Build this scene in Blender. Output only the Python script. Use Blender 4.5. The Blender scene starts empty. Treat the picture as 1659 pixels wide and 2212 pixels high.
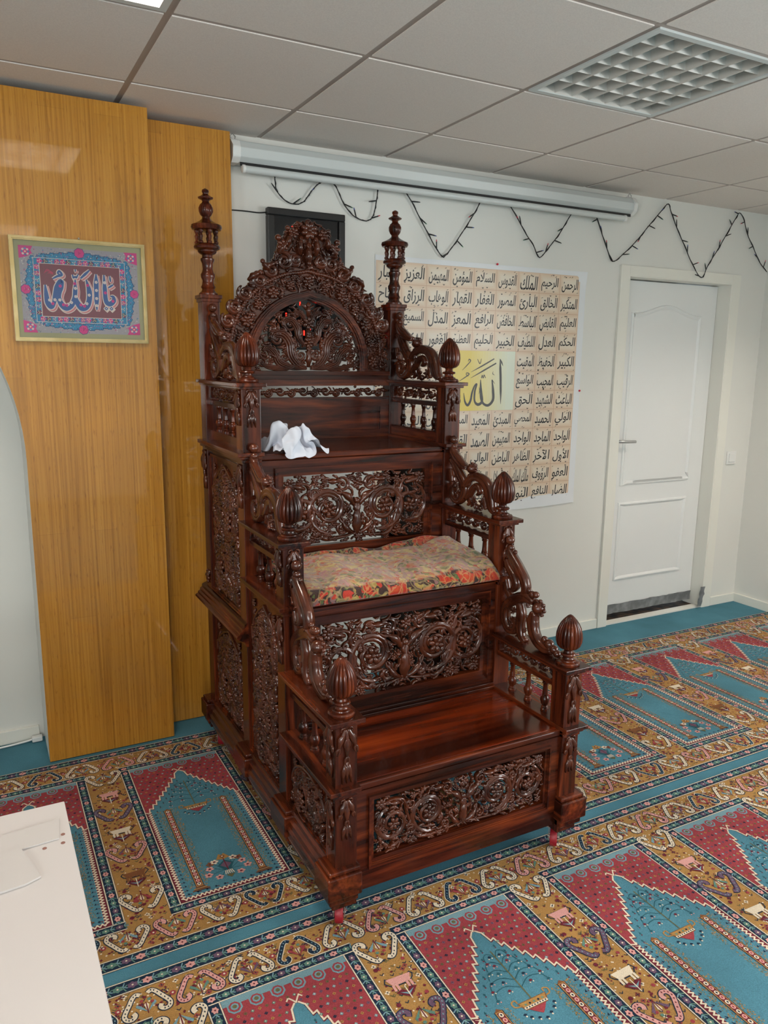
import bpy, math, random
import numpy as np
from mathutils import Vector, Matrix
from mathutils.geometry import tessellate_polygon
PI = math.pi
S = bpy.context.scene
COL = S.collection

# ------------------------------------------------------------------ camera
CAM_LOC = (-0.2044, -3.3306, 1.5754)
YAW, PITCH, ROLL, FPX = 0.4904, -0.1937, 0.0121, 1664.4
def cam_axes():
    cy, sy, cp, sp = math.cos(YAW), math.sin(YAW), math.cos(PITCH), math.sin(PITCH)
    f = Vector((sy*cp, cy*cp, sp)); r = Vector((cy, -sy, 0)); u = r.cross(f)
    cr, sr = math.cos(ROLL), math.sin(ROLL)
    return cr*r + sr*u, -sr*r + cr*u, f
cd = bpy.data.cameras.new('camera'); cam = bpy.data.objects.new('camera', cd); COL.objects.link(cam)
r_, u_, f_ = cam_axes()
cam.matrix_world = Matrix(((r_.x, u_.x, -f_.x, CAM_LOC[0]), (r_.y, u_.y, -f_.y, CAM_LOC[1]), (r_.z, u_.z, -f_.z, CAM_LOC[2]), (0, 0, 0, 1)))
cd.sensor_fit = 'HORIZONTAL'; cd.sensor_width = 36.0; cd.lens = FPX/1659*36.0
cd.clip_start = 0.02
S.camera = cam

# ------------------------------------------------------------------ world, lights, exposure
S.view_settings.view_transform = 'Standard'; S.view_settings.look = 'None'
S.view_settings.gamma = 1.0; S.view_settings.use_curve_mapping = False
S.view_settings.exposure = 0.53
cy_ = S.cycles
cy_.use_denoising = True
cy_.max_bounces = 8; cy_.diffuse_bounces = 4; cy_.glossy_bounces = 3; cy_.transparent_max_bounces = 8
cy_.caustics_reflective = False; cy_.caustics_refractive = False
cy_.sample_clamp_indirect = 4.0
W = bpy.data.worlds.new('daylight'); S.world = W; W.use_nodes = True
W.node_tree.nodes['Background'].inputs[0].default_value = (0.75, 0.88, 1.0, 1)
W.node_tree.nodes['Background'].inputs[1].default_value = 0.6

WINDOW_WATTS = 74.0        # daylight entering through each window, beside and behind the camera
LAMP_WATTS = 62.0          # each lit ceiling fixture
WIN_COL = (0.97, 1.0, 1.0); LAMP_COL = (1.0, 0.90, 0.80)
ROOM = dict(x0=-2.6, x1=4.2803, y0=-6.4, y1=0.0, h=2.4885)
def area_light(name, loc, rot, sx, sy, watts, col):
    l = bpy.data.lights.new(name, 'AREA'); l.shape = 'RECTANGLE'; l.size = sx; l.size_y = sy; l.energy = watts; l.color = col
    o = bpy.data.objects.new(name, l); COL.objects.link(o); o.location = loc; o.rotation_euler = rot
    return o
WINDOWS = [('front', -1.55, 1.3), ('right', -3.35, 1.5), ('right', -5.25, 1.5), ('left', -4.9, 1.3)]      # wall, centre along it, width
WIN_Z = (0.95, 2.15)
for wl, wc, ww in WINDOWS:
    wz = (WIN_Z[0]+WIN_Z[1])/2; tilt = -0.38         # sky light slants down through the panes
    loc, rot = {'front': ((wc, ROOM['y0']-0.28, wz), (PI/2+tilt, 0, 0)), 'right': ((ROOM['x1']+0.28, wc, wz), (PI/2+tilt, 0, PI/2)), 'left': ((ROOM['x0']-0.28, wc, wz), (PI/2+tilt, 0, -PI/2))}[wl]
    area_light('window_daylight', loc, rot, ww, WIN_Z[1]-WIN_Z[0], WINDOW_WATTS, WIN_COL)

# ------------------------------------------------------------------ materials
def node_mat(name, rough=0.5, col=(0.5, 0.5, 0.5), metallic=0.0, spec=0.5, coat=0.0, coat_rough=0.1, emit=None, estr=0.0):
    m = bpy.data.materials.new(name); m.use_nodes = True
    b = m.node_tree.nodes['Principled BSDF']
    b.inputs['Base Color'].default_value = (*col, 1); b.inputs['Roughness'].default_value = rough
    b.inputs['Metallic'].default_value = metallic; b.inputs['Specular IOR Level'].default_value = spec
    b.inputs['Coat Weight'].default_value = coat; b.inputs['Coat Roughness'].default_value = coat_rough
    if emit:
        b.inputs['Emission Color'].default_value = (*emit, 1); b.inputs['Emission Strength'].default_value = estr
    return m
def N(m, t, **kw):
    n = m.node_tree.nodes.new(t)
    for k, v in kw.items():
        if k in n.inputs: n.inputs[k].default_value = v
        else: setattr(n, k, v)
    return n
def L(m, a, ao, b, bi): m.node_tree.links.new(a.outputs[ao], b.inputs[bi])
def bsdf(m): return m.node_tree.nodes['Principled BSDF']
def ramp(m, stops):
    n = N(m, 'ShaderNodeValToRGB'); e = n.color_ramp.elements
    while len(e) < len(stops): e.new(0.5)
    for i, (p, c) in enumerate(stops): e[i].position = p; e[i].color = (*c, 1)
    return n
def noisy(m, stops, scale=(1, 1, 1), nscale=5, detail=6, dist=0.0, bump=0.0, bscale=None, bdist=0.002):
    tc = N(m, 'ShaderNodeTexCoord'); mp = N(m, 'ShaderNodeMapping'); mp.inputs['Scale'].default_value = scale
    L(m, tc, 'Object', mp, 'Vector')
    nz = N(m, 'ShaderNodeTexNoise', Scale=nscale, Detail=detail, Distortion=dist); L(m, mp, 'Vector', nz, 'Vector')
    r = ramp(m, stops); L(m, nz, 'Fac', r, 'Fac'); L(m, r, 'Color', bsdf(m), 'Base Color')
    if bump:
        n2 = N(m, 'ShaderNodeTexNoise', Scale=bscale or nscale, Detail=4); L(m, mp, 'Vector', n2, 'Vector')
        bp = N(m, 'ShaderNodeBump', Strength=bump, Distance=bdist); L(m, n2, 'Fac', bp, 'Height'); L(m, bp, 'Normal', bsdf(m), 'Normal')
    return m
def paint(name, col, rough=0.6, var=0.03, bump=0.05):
    m = node_mat(name, rough, col)
    c2 = tuple(max(0, c*(1-var)) for c in col)
    return noisy(m, [(0.35, c2), (0.65, col)], nscale=3, bump=bump, bscale=180, bdist=0.001)

def wood(name, axis, dark, mid, light, rough=0.24, coat=0.2, freq=16, dist=1.4):
    m = node_mat(name, rough, mid, spec=0.25, coat=coat, coat_rough=0.08)
    sc = [freq]*3; sc[axis] = freq*0.085
    tc = N(m, 'ShaderNodeTexCoord'); mp = N(m, 'ShaderNodeMapping'); mp.inputs['Scale'].default_value = sc
    L(m, tc, 'Object', mp, 'Vector')
    nz = N(m, 'ShaderNodeTexNoise', Scale=1.0, Detail=5, Distortion=dist); L(m, mp, 'Vector', nz, 'Vector')
    r = ramp(m, [(0.34, dark), (0.5, mid), (0.68, light)]); L(m, nz, 'Fac', r, 'Fac')
    mp2 = N(m, 'ShaderNodeMapping'); mp2.inputs['Scale'].default_value = [c*7 for c in sc]; L(m, tc, 'Object', mp2, 'Vector')
    n2 = N(m, 'ShaderNodeTexNoise', Scale=1.0, Detail=3); L(m, mp2, 'Vector', n2, 'Vector')
    r2 = ramp(m, [(0.35, (0.62, 0.6, 0.6)), (0.6, (1.05, 1.05, 1.05))]); L(m, n2, 'Fac', r2, 'Fac')
    mx = N(m, 'ShaderNodeMix', data_type='RGBA', blend_type='MULTIPLY'); mx.inputs[0].default_value = 1.0
    L(m, r, 'Color', mx, 6); L(m, r2, 'Color', mx, 7); L(m, mx, 2, bsdf(m), 'Base Color')
    return m
WD = dict(dark=(0.018, 0.0044, 0.0022), mid=(0.064, 0.0116, 0.0042), light=(0.155, 0.0295, 0.0078))
M = {}
M['wood_x'] = wood('rosewood along x', 0, **WD)
M['wood_y'] = wood('rosewood along y', 1, **WD)
M['wood_z'] = wood('rosewood along z', 2, **WD)
M['wood_seat'] = wood('rosewood seat figure', 0, (0.024, 0.0037, 0.0012), (0.165, 0.0200, 0.0034), (0.34, 0.048, 0.0056), rough=0.2, coat=0.3, freq=4.2, dist=1.7)
M['carved'] = noisy(node_mat('carved rosewood', 0.21, spec=0.4, coat=0.35, coat_rough=0.05), [(0.3, (0.026, 0.0062, 0.0029)), (0.7, (0.108, 0.0250, 0.0094))], nscale=14, detail=4)
M['backing'] = node_mat('dark wood backing', 0.5, (0.02, 0.007, 0.004))
def bamboo(name):
    m = node_mat(name, 0.3, (0.4, 0.2, 0.05), spec=0.4, coat=0.9, coat_rough=0.04)
    tc = N(m, 'ShaderNodeTexCoord'); 
    mp = N(m, 'ShaderNodeMapping'); mp.inputs['Scale'].default_value = (130, 130, 1.6); L(m, tc, 'Object', mp, 'Vector')
    nz = N(m, 'ShaderNodeTexNoise', Scale=1.0, Detail=6, Distortion=0.2); L(m, mp, 'Vector', nz, 'Vector')
    r = ramp(m, [(0.3, (0.36, 0.145, 0.013)), (0.5, (0.49, 0.215, 0.023)), (0.72, (0.58, 0.280, 0.040))]); L(m, nz, 'Fac', r, 'Fac')
    # staggered boards and their thin joints
    sp = N(m, 'ShaderNodeSeparateXYZ'); L(m, tc, 'Object', sp, 'Vector')
    cb = N(m, 'ShaderNodeCombineXYZ'); L(m, sp, 'Z', cb, 'X'); L(m, sp, 'X', cb, 'Y')
    bk = N(m, 'ShaderNodeTexBrick', Scale=1.0, offset=0.37); bk.inputs['Brick Width'].default_value = 0.92; bk.inputs['Row Height'].default_value = 0.095
    bk.inputs['Mortar Size'].default_value = 0.0007; bk.inputs['Bias'].default_value = 0.0
    bk.inputs['Color1'].default_value = (0.92, 0.91, 0.89, 1); bk.inputs['Color2'].default_value = (1.04, 1.04, 1.04, 1); bk.inputs['Mortar'].default_value = (0.80, 0.76, 0.72, 1)
    L(m, cb, 'Vector', bk, 'Vector')
    mx = N(m, 'ShaderNodeMix', data_type='RGBA', blend_type='MULTIPLY'); mx.inputs[0].default_value = 1.0
    L(m, r, 'Color', mx, 6); L(m, bk, 'Color', mx, 7)
    mp3 = N(m, 'ShaderNodeMapping'); mp3.inputs['Scale'].default_value = (160, 160, 22); L(m, tc, 'Object', mp3, 'Vector')
    n3 = N(m, 'ShaderNodeTexNoise', Scale=1.0, Detail=2); L(m, mp3, 'Vector', n3, 'Vector')
    r3 = ramp(m, [(0.60, (1, 1, 1)), (0.74, (0.72, 0.62, 0.5))]); L(m, n3, 'Fac', r3, 'Fac')
    m2 = N(m, 'ShaderNodeMix', data_type='RGBA', blend_type='MULTIPLY'); m2.inputs[0].default_value = 1.0
    L(m, mx, 2, m2, 6); L(m, r3, 'Color', m2, 7); L(m, m2, 2, bsdf(m), 'Base Color')
    return m
M['bamboo'] = bamboo('bamboo veneer')
M['wall'] = paint('white wall paint', (0.76, 0.755, 0.71), 0.55, 0.02, 0.08)
M['trim'] = paint('cream trim paint', (0.80, 0.79, 0.72), 0.38, 0.01, 0.0)
M['door'] = paint('white door paint', (0.80, 0.81, 0.80), 0.35, 0.01, 0.0)
M['tile'] = noisy(node_mat('mineral fibre tile', 0.9), [(0.35, (0.73, 0.665, 0.615)), (0.65, (0.79, 0.725, 0.67))], nscale=230, detail=3, bump=0.15, bscale=260, bdist=0.001)
M['tbar'] = node_mat('ceiling grid bar', 0.5, (0.42, 0.35, 0.31))
M['white_plastic'] = node_mat('white plastic', 0.35, (0.78, 0.78, 0.76))
M['screen_case'] = node_mat('white enamelled case', 0.35, (0.60, 0.63, 0.62))
M['black'] = node_mat('black plastic', 0.4, (0.006, 0.006, 0.007))
M['black_frame'] = node_mat('black frame', 0.3, (0.012, 0.011, 0.011))
M['dark_glass'] = node_mat('dark display glass', 0.06, (0.004, 0.004, 0.005))
M['led'] = node_mat('red led', 0.4, (0.3, 0.0, 0.0), emit=(1.0, 0.02, 0.01), estr=2.2)
M['steel'] = node_mat('brushed steel', 0.3, (0.55, 0.55, 0.55), metallic=1.0)
M['red_wheel'] = node_mat('red rubber wheel', 0.5, (0.26, 0.006, 0.015))
M['gold_frame'] = noisy(node_mat('gold frame', 0.3, metallic=0.75), [(0.4, (0.50, 0.38, 0.17)), (0.6, (0.58, 0.45, 0.23))], nscale=20)
M['mat_board'] = paint('olive mat board', (0.40, 0.38, 0.22), 0.8)
M['desk'] = paint('white laminate', (0.60, 0.565, 0.55), 0.4, 0.01, 0)
M['brown_dot'] = node_mat('brown cap', 0.5, (0.22, 0.1, 0.08))
M['paper'] = paint('white paper', (0.55, 0.52, 0.50), 0.7, 0.03)
M['cloth'] = paint('white cotton', (0.60, 0.62, 0.69), 0.8, 0.02, 0.1)
M['tape'] = noisy(node_mat('grey duct tape', 0.35), [(0.4, (0.14, 0.145, 0.15)), (0.7, (0.26, 0.27, 0.28))], nscale=18, bump=0.4, bscale=40)
M['gap'] = noisy(node_mat('dark threshold', 0.8), [(0.4, (0.012, 0.009, 0.007)), (0.7, (0.12, 0.07, 0.035))], nscale=16)
M['reflector'] = node_mat('satin aluminium reflector', 0.35, (0.62, 0.60, 0.56), metallic=0.3)
M['louver'] = node_mat('matt aluminium louver', 0.4, (0.62, 0.60, 0.56), metallic=0.1)
M['ink'] = node_mat('black ink', 0.35, (0.012, 0.010, 0.012))
M['poster_white'] = paint('white poster vinyl', (0.78, 0.80, 0.82), 0.22, 0.01)
M['poster_cell'] = node_mat('cream poster cell', 0.22, (0.7, 0.6, 0.45), coat=0.2)
M['poster_line'] = node_mat('tan poster line', 0.25, (0.50, 0.26, 0.15))
M['poster_yellow'] = node_mat('yellow poster block', 0.22, (0.75, 0.68, 0.25), coat=0.2)
M['pin_red'] = node_mat('red pin', 0.4, (0.6, 0.02, 0.05))
M['frame_glass'] = None
def thin_glass(name, gloss):
    m = bpy.data.materials.new(name); m.use_nodes = True; nt = m.node_tree; nt.nodes.clear()
    o = nt.nodes.new('ShaderNodeOutputMaterial'); t = nt.nodes.new('ShaderNodeBsdfTransparent'); g = nt.nodes.new('ShaderNodeBsdfGlossy'); g.inputs['Roughness'].default_value = 0.02
    fr = nt.nodes.new('ShaderNodeFresnel'); fr.inputs['IOR'].default_value = gloss
    x = nt.nodes.new('ShaderNodeMixShader'); nt.links.new(fr.outputs[0], x.inputs[0]); nt.links.new(t.outputs[0], x.inputs[1]); nt.links.new(g.outputs[0], x.inputs[2]); nt.links.new(x.outputs[0], o.inputs[0])
    return m
M['frame_glass'] = thin_glass('clear glass', 1.35)
# pile carpet: plain and patterned (colour per woven shape)
def pile(name, plain=None):
    m = node_mat(name, 0.95, plain or (0.1, 0.1, 0.1), spec=0.15)
    tc = N(m, 'ShaderNodeTexCoord')
    n1 = N(m, 'ShaderNodeTexNoise', Scale=420.0, Detail=2); L(m, tc, 'Object', n1, 'Vector')
    n2 = N(m, 'ShaderNodeTexNoise', Scale=3.5, Detail=5); L(m, tc, 'Object', n2, 'Vector')
    ad = N(m, 'ShaderNodeMath', operation='MULTIPLY'); L(m, n1, 'Fac', ad, 0); L(m, n2, 'Fac', ad, 1)
    r = ramp(m, [(0.12, (0.72, 0.72, 0.72)), (0.4, (1.22, 1.22, 1.22))]); L(m, ad, 0, r, 'Fac')
    mx = N(m, 'ShaderNodeMix', data_type='RGBA', blend_type='MULTIPLY'); mx.inputs[0].default_value = 1.0
    if plain: mx.inputs[6].default_value = (*plain, 1)
    else:
        at = N(m, 'ShaderNodeAttribute', attribute_name='pile'); L(m, at, 'Color', mx, 6)
    L(m, r, 'Color', mx, 7); L(m, mx, 2, bsdf(m), 'Base Color')
    bp = N(m, 'ShaderNodeBump', Strength=0.5, Distance=0.003); L(m, n1, 'Fac', bp, 'Height'); L(m, bp, 'Normal', bsdf(m), 'Normal')
    return m
TEAL = (0.068, 0.195, 0.255)
M['teal_pile'] = pile('teal carpet pile', TEAL)
M['pile'] = pile('patterned carpet pile')

# ------------------------------------------------------------------ mesh helpers
class MB:
    """collects verts/faces; build() links them as one mesh object"""
    def __init__(s): s.v = []; s.f = []; s.m = []; s.n = 0; s.c = []
    def add(s, verts, faces, mat=0, col=None):
        verts = np.asarray(verts, float); b = s.n
        s.v.append(verts); s.n += len(verts)
        for f in faces: s.f.append([i+b for i in f])
        s.m += [mat]*len(faces)
        if col is not None: s.c += [col]*len(faces)
        return s
    def box(s, x0, x1, y0, y1, z0, z1, mat=0):
        v = [(x, y, z) for z in (z0, z1) for y in (y0, y1) for x in (x0, x1)]
        return s.add(v, [(0, 2, 3, 1), (4, 5, 7, 6), (0, 1, 5, 4), (2, 6, 7, 3), (0, 4, 6, 2), (1, 3, 7, 5)], mat)
    def quad(s, a, b, c, d, mat=0): return s.add([a, b, c, d], [(0, 1, 2, 3)], mat)
    def lathe(s, prof, c, seg=24, axis=2, flutes=0, depth=0.0, mat=0):
        """prof: list of (radius, height[, flute weight])"""
        th = np.linspace(0, 2*PI, seg, endpoint=False); rows = []
        for p in prof:
            r, h = p[0], p[1]; fw = p[2] if len(p) > 2 else 0.0
            rr = r*(1 - fw*depth*(1-np.abs(np.sin(th*flutes/2)))**2) if flutes else np.full(seg, r)
            xyz = [rr*np.cos(th), rr*np.sin(th), np.full(seg, h)]
            if axis == 0: xyz = [xyz[2], xyz[0], xyz[1]]
            if axis == 1: xyz = [xyz[0], xyz[2], xyz[1]]
            rows.append(np.stack(xyz, 1) + np.array(c))
        k = len(prof); F = []
        for i in range(k-1):
            for j in range(seg):
                j2 = (j+1) % seg; F.append((i*seg+j, i*seg+j2, (i+1)*seg+j2, (i+1)*seg+j))
        F.append(tuple(range(seg))[::-1]); F.append(tuple((k-1)*seg+j for j in range(seg)))
        return s.add(np.concatenate(rows), F, mat)
    def tube(s, pts, r, seg=8, mat=0, closed=False):
        P = np.asarray(pts, float); n = len(P); R = np.broadcast_to(np.asarray(r, float), (n,))
        T = np.gradient(P, axis=0); T /= np.linalg.norm(T, axis=1)[:, None]+1e-12
        a = np.array([0, 0, 1.0]) if abs(T[0][2]) < 0.9 else np.array([1.0, 0, 0])
        th = np.linspace(0, 2*PI, seg, endpoint=False); V = []
        nrm = np.cross(T[0], a); nrm /= np.linalg.norm(nrm)
        for i in range(n):
            nrm = nrm - T[i]*np.dot(nrm, T[i]); nrm /= np.linalg.norm(nrm)+1e-12
            b = np.cross(T[i], nrm)
            V.append(P[i] + R[i]*(np.cos(th)[:, None]*nrm + np.sin(th)[:, None]*b))
        F = [(i*seg+j, i*seg+(j+1) % seg, (i+1)*seg+(j+1) % seg, (i+1)*seg+j) for i in range(n-1) for j in range(seg)]
        F.append(tuple(range(seg))[::-1]); F.append(tuple((n-1)*seg+j for j in range(seg)))
        return s.add(np.concatenate(V), F, mat)
    def ball(s, c, r, seg=12, rings=8, mat=0):
        prof = [(max(1e-5, math.sin(PI*i/rings)), -math.cos(PI*i/rings)) for i in range(rings+1)]
        rx = r if hasattr(r, '__len__') else (r, r, r)
        m = MB(); m.lathe(prof, (0, 0, 0), seg)
        return s.add(np.concatenate(m.v)*np.array(rx)+np.array(c), m.f, mat)
    def prism(s, T, loops, w0, w1, mat=0):
        """extrude a 2-D outline with holes between depths w0 and w1; T maps (u,v,w) arrays"""
        flat = [p for l in loops for p in l]
        tri = tessellate_polygon([[Vector((p[0], p[1], 0)) for p in l] for l in loops])
        n = len(flat); uv = np.array(flat, float)
        V = np.concatenate([T(uv[:, 0], uv[:, 1], np.full(n, w0)), T(uv[:, 0], uv[:, 1], np.full(n, w1))])
        F = [tuple(t) for t in tri] + [tuple(i+n for i in t) for t in tri]; b = 0
        for l in loops:
            k = len(l)
            F += [(b+i, b+(i+1) % k, n+b+(i+1) % k, n+b+i) for i in range(k)]; b += k
        return s.add(V, F, mat)
    def build(s, name, mats, parent=None, smooth=False, bevel=0.0, origin=None, angle=0.6):
        me = bpy.data.meshes.new(name)
        V = np.concatenate(s.v) if s.v else np.zeros((0, 3))
        off = np.array(parent['_at']) if parent is not None and '_at' in parent else np.zeros(3)
        loc = np.zeros(3)
        if parent is None and origin is not None: off = np.array(origin, float); loc = off
        me.from_pydata((V-off).tolist(), [], s.f)
        if not isinstance(mats, (list, tuple)): mats = [mats]
        for m in mats: me.materials.append(m)
        if len(mats) > 1: me.polygons.foreach_set('material_index', s.m)
        if s.c:
            a = me.attributes.new('pile', 'FLOAT_COLOR', 'FACE')
            a.data.foreach_set('color', np.array([(*c, 1.0) for c in s.c], np.float32).ravel())
        me.update()
        o = bpy.data.objects.new(name, me); COL.objects.link(o); o.location = loc
        if smooth:
            me.shade_smooth()
            if smooth == 'auto': me.set_sharp_from_angle(angle=angle)
        if bevel:
            b = o.modifiers.new('bevel', 'BEVEL'); b.width = bevel; b.segments = 2; b.limit_method = 'ANGLE'; b.angle_limit = 0.7
        if parent is not None:
            o.parent = parent
            if '_at' in parent: o['_at'] = list(parent['_at'])
        elif origin is not None: o['_at'] = list(origin)
        return o
def thing(name, label, cat, at, group=None):
    o = bpy.data.objects.new(name, None); COL.objects.link(o); o.location = at; o['_at'] = list(at); o.empty_display_size = 0.1
    return tag(o, label, cat, group)
def tag(o, label, cat, group=None, kind=None):
    o['label'] = label; o['category'] = cat
    if group: o['group'] = group
    if kind: o['kind'] = kind
    return o
def structure(o, label=None, cat=None):
    o['kind'] = 'structure'
    if label: o['label'] = label
    if cat: o['category'] = cat
    return o
def crom(pts, n=8):
    """Catmull-Rom through points"""
    P = np.asarray(pts, float); Q = np.vstack([2*P[0]-P[1], P, 2*P[-1]-P[-2]]); out = []
    for i in range(1, len(Q)-2):
        t = np.linspace(0, 1, n, endpoint=False)[:, None]
        a, b, c, d = Q[i-1], Q[i], Q[i+1], Q[i+2]
        out.append(0.5*((2*b)+(c-a)*t+(2*a-5*b+4*c-d)*t**2+(3*b-a-3*c+d)*t**3))
    return np.vstack(out+[P[-1:]])

# ================================================================== the room
X0, X1, Y0, H = ROOM['x0'], ROOM['x1'], ROOM['y0'], ROOM['h']
TH = 0.14
DOOR = (3.108, 3.957, 2.061)        # opening in the back wall
m = MB(); m.box(X0-TH, X1+TH, Y0-TH, 0.9, -0.12, 0.0); structure(m.build('floor', M['teal_pile']))
# back wall with the door opening
m = MB(); m.box(X0, DOOR[0], 0, TH, 0, H+0.15); m.box(DOOR[1], X1, 0, TH, 0, H+0.15); m.box(DOOR[0], DOOR[1], 0, TH, DOOR[2], H+0.15)
structure(m.build('wall_back', M['wall']))
def wall_with_windows(side, a, b):
    m = MB(); s0 = a
    def seg(p, q, z0, z1):
        if side == 'front': m.box(p, q, Y0-TH, Y0, z0, z1)
        elif side == 'right': m.box(X1, X1+TH, p, q, z0, z1)
        else: m.box(X0-TH, X0, p, q, z0, z1)
    for wl, wc, ww in sorted(WINDOWS, key=lambda w: w[1]):
        if wl != side: continue
        seg(s0, wc-ww/2, 0, H+0.15); seg(wc-ww/2, wc+ww/2, 0, WIN_Z[0]); seg(wc-ww/2, wc+ww/2, WIN_Z[1], H+0.15); s0 = wc+ww/2
    seg(s0, b, 0, H+0.15)
    return structure(m.build('wall_'+side, M['wall']))
wall_with_windows('right', Y0, TH); wall_with_windows('left', Y0, TH); wall_with_windows('front', X0-TH, X1+TH)
pane_glass = thin_glass('window glass', 1.2)
for i, (wl, wc, ww) in enumerate(WINDOWS):
    f = MB(); a, b = wc-ww/2, wc+ww/2; pl = {'front': Y0-0.07, 'right': X1+0.07, 'left': X0-0.07}[wl]
    def bx(mb, p, q, d, z0, z1):
        if wl == 'front': return mb.box(p, q, pl-d, pl+d, z0, z1)
        return mb.box(pl-d, pl+d, p, q, z0, z1)
    for q in ((a, a+0.05, WIN_Z[0], WIN_Z[1]), (b-0.05, b, WIN_Z[0], WIN_Z[1]), (a, b, WIN_Z[0], WIN_Z[0]+0.05), (a, b, WIN_Z[1]-0.05, WIN_Z[1]), (wc-0.025, wc+0.025, WIN_Z[0], WIN_Z[1])):
        bx(f, q[0], q[1], 0.03, q[2], q[3])
    o = structure(f.build('window_%d' % (i+1), M['trim'], origin=(wc, pl, WIN_Z[0]) if wl == 'front' else (pl, wc, WIN_Z[0])))
    bx(MB(), a+0.05, b-0.05, 0.004, WIN_Z[0]+0.05, WIN_Z[1]-0.05).build('pane', pane_glass, o)
# baseboards
m = MB()
for a, b in ((X0, -0.06), (0.80, 3.036), (4.032, X1)): m.box(a, b, -0.014, 0, 0, 0.058)
structure(m.build('baseboard_back', M['trim'], bevel=0.002))
m = MB(); m.box(X1-0.014, X1, Y0, -0.014, 0, 0.058); structure(m.build('baseboard_right', M['trim'], bevel=0.002))

# ceiling: dropped tiles in a T-bar grid
GX0, GY0, P = 0.3516, -0.42, 0.6
def tile_rect(i, j):        # column i spans GX0+0.6i.., row j spans GY0-0.6(j-1)..GY0-0.6j ; row 0 is the cut tile by the wall
    return GX0+P*i, GX0+P*(i+1), GY0-P*j, GY0-P*(j-1)
LIT = {(-1, 2): True, (2, 2): False, (5, 2): True, (-1, 6): True, (2, 6): True, (5, 6): True}
m = MB(); g = 0.011
for i in range(-5, 7):
    for j in range(0, 12):
        if (i, j) in LIT: continue
        a, b, c, d = tile_rect(i, j)
        if j == 0: c, d = GY0, 0.0
        a, b, c, d = max(a, X0), min(b, X1), max(c, Y0), min(d, 0.0)
        if b-a < 0.05 or d-c < 0.05: continue
        m.box(a+g, b-g, c+g, d-(g if j else 0.0), H, H+0.02, 0)
m.box(X0, X1, Y0, 0, H+0.125, H+0.15, 0)
for i in range(-5, 8):
    x = GX0+P*i
    if X0 < x < X1: m.box(x-0.0125, x+0.0125, Y0, 0, H+0.0030, H+0.02, 1)
for j in range(0, 12):
    y = GY0-P*j
    if y > Y0: m.box(X0, X1, y-0.0125, y+0.0125, H+0.0034, H+0.0195, 1)
structure(m.build('ceiling', [M['tile'], M['tbar']]))

def ceiling_light(i, j, lit, label):
    a, b, c, d = tile_rect(i, j); cx, cyy = (a+b)/2, (c+d)/2
    t = thing('ceiling_light', label, 'ceiling light', (cx, cyy, H), 'recessed square louvre lights in the ceiling')
    f = MB(); w = 0.289; n = 0.268
    for q in ((-w, w, -w, -n), (-w, w, n, w), (-w, -n, -n, n), (n, w, -n, n)): f.box(cx+q[0], cx+q[1], cyy+q[2], cyy+q[3], H-0.003, H+0.012)
    f.build('frame', M['screen_case'], t)
    r = MB(); top = H+0.1
    for sx in (-1, 1):
        r.quad((cx+sx*n, cyy-n, H), (cx+sx*n, cyy+n, H), (cx+sx*n*0.96, cyy+n, top), (cx+sx*n*0.96, cyy-n, top))
        r.quad((cx-n, cyy+sx*n, H), (cx+n, cyy+sx*n, H), (cx+n, cyy+sx*n*0.96, top), (cx-n, cyy+sx*n*0.96, top))
    r.quad((cx-n, cyy-n, top), (cx+n, cyy-n, top), (cx+n, cyy+n, top), (cx-n, cyy+n, top))
    r.build('reflector', M['reflector'], t)
    lv = MB(); hh = 0.048
    for k in range(1, 7):                      # long parabolic blades run towards the back wall
        x = cx-n+2*n*k/7; pr = [(0.0012, 0), (0.004, 0.012), (0.010, 0.028), (0.019, hh)]
        P2 = [(-u, v) for u, v in pr[::-1]] + pr
        T = lambda u, v, w_, x=x: np.stack([x+u, np.full_like(u, cyy)+w_, H+0.002+v], 1)
        lv.prism(T, [P2], -n, n)
    for k in range(1, 6):
        y = cyy-n+2*n*k/6; pr = [(0.001, 0.004), (0.005, 0.02), (0.016, hh-0.004)]
        P2 = [(-u, v) for u, v in pr[::-1]] + pr
        T = lambda u, v, w_, y=y: np.stack([np.full_like(u, cx)+w_, y+u, H+0.002+v], 1)
        lv.prism(T, [P2], -n, n)
    lv.build('louvre', M['louver'], t, smooth='auto')
    tb = MB()
    for k in (-1, 1): tb.lathe([(0.008, -0.26), (0.008, 0.26)], (cx+k*0.13, cyy, H+0.075), 12, axis=1)
    tb.build('lamp_tube', M['tube_on' if lit else 'white_plastic'], t)
    if lit:
        area_light('fixture_light', (cx, cyy, H+0.094), (0, 0, 0), 0.5, 0.5, LAMP_WATTS*(0.48 if (i, j) == (-1, 2) else 1.0), LAMP_COL)
M['tube_on'] = node_mat('lit tube', 0.4, (0.9, 0.9, 0.9), emit=(1.0, 0.96, 0.9), estr=12)
for (i, j), lit in LIT.items():
    ceiling_light(i, j, lit, {(-1, 2): 'lit square ceiling light above the wood panel with the framed calligraphy', (2, 2): 'unlit square louvre ceiling light between the projector screen and the camera'}.get((i, j), 'lit square ceiling light farther from the projector screen, above the open carpet'))

# ------------------------------------------------------------------ door in the back wall
dx0, dx1, dz = DOOR
dr = MB()
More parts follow.
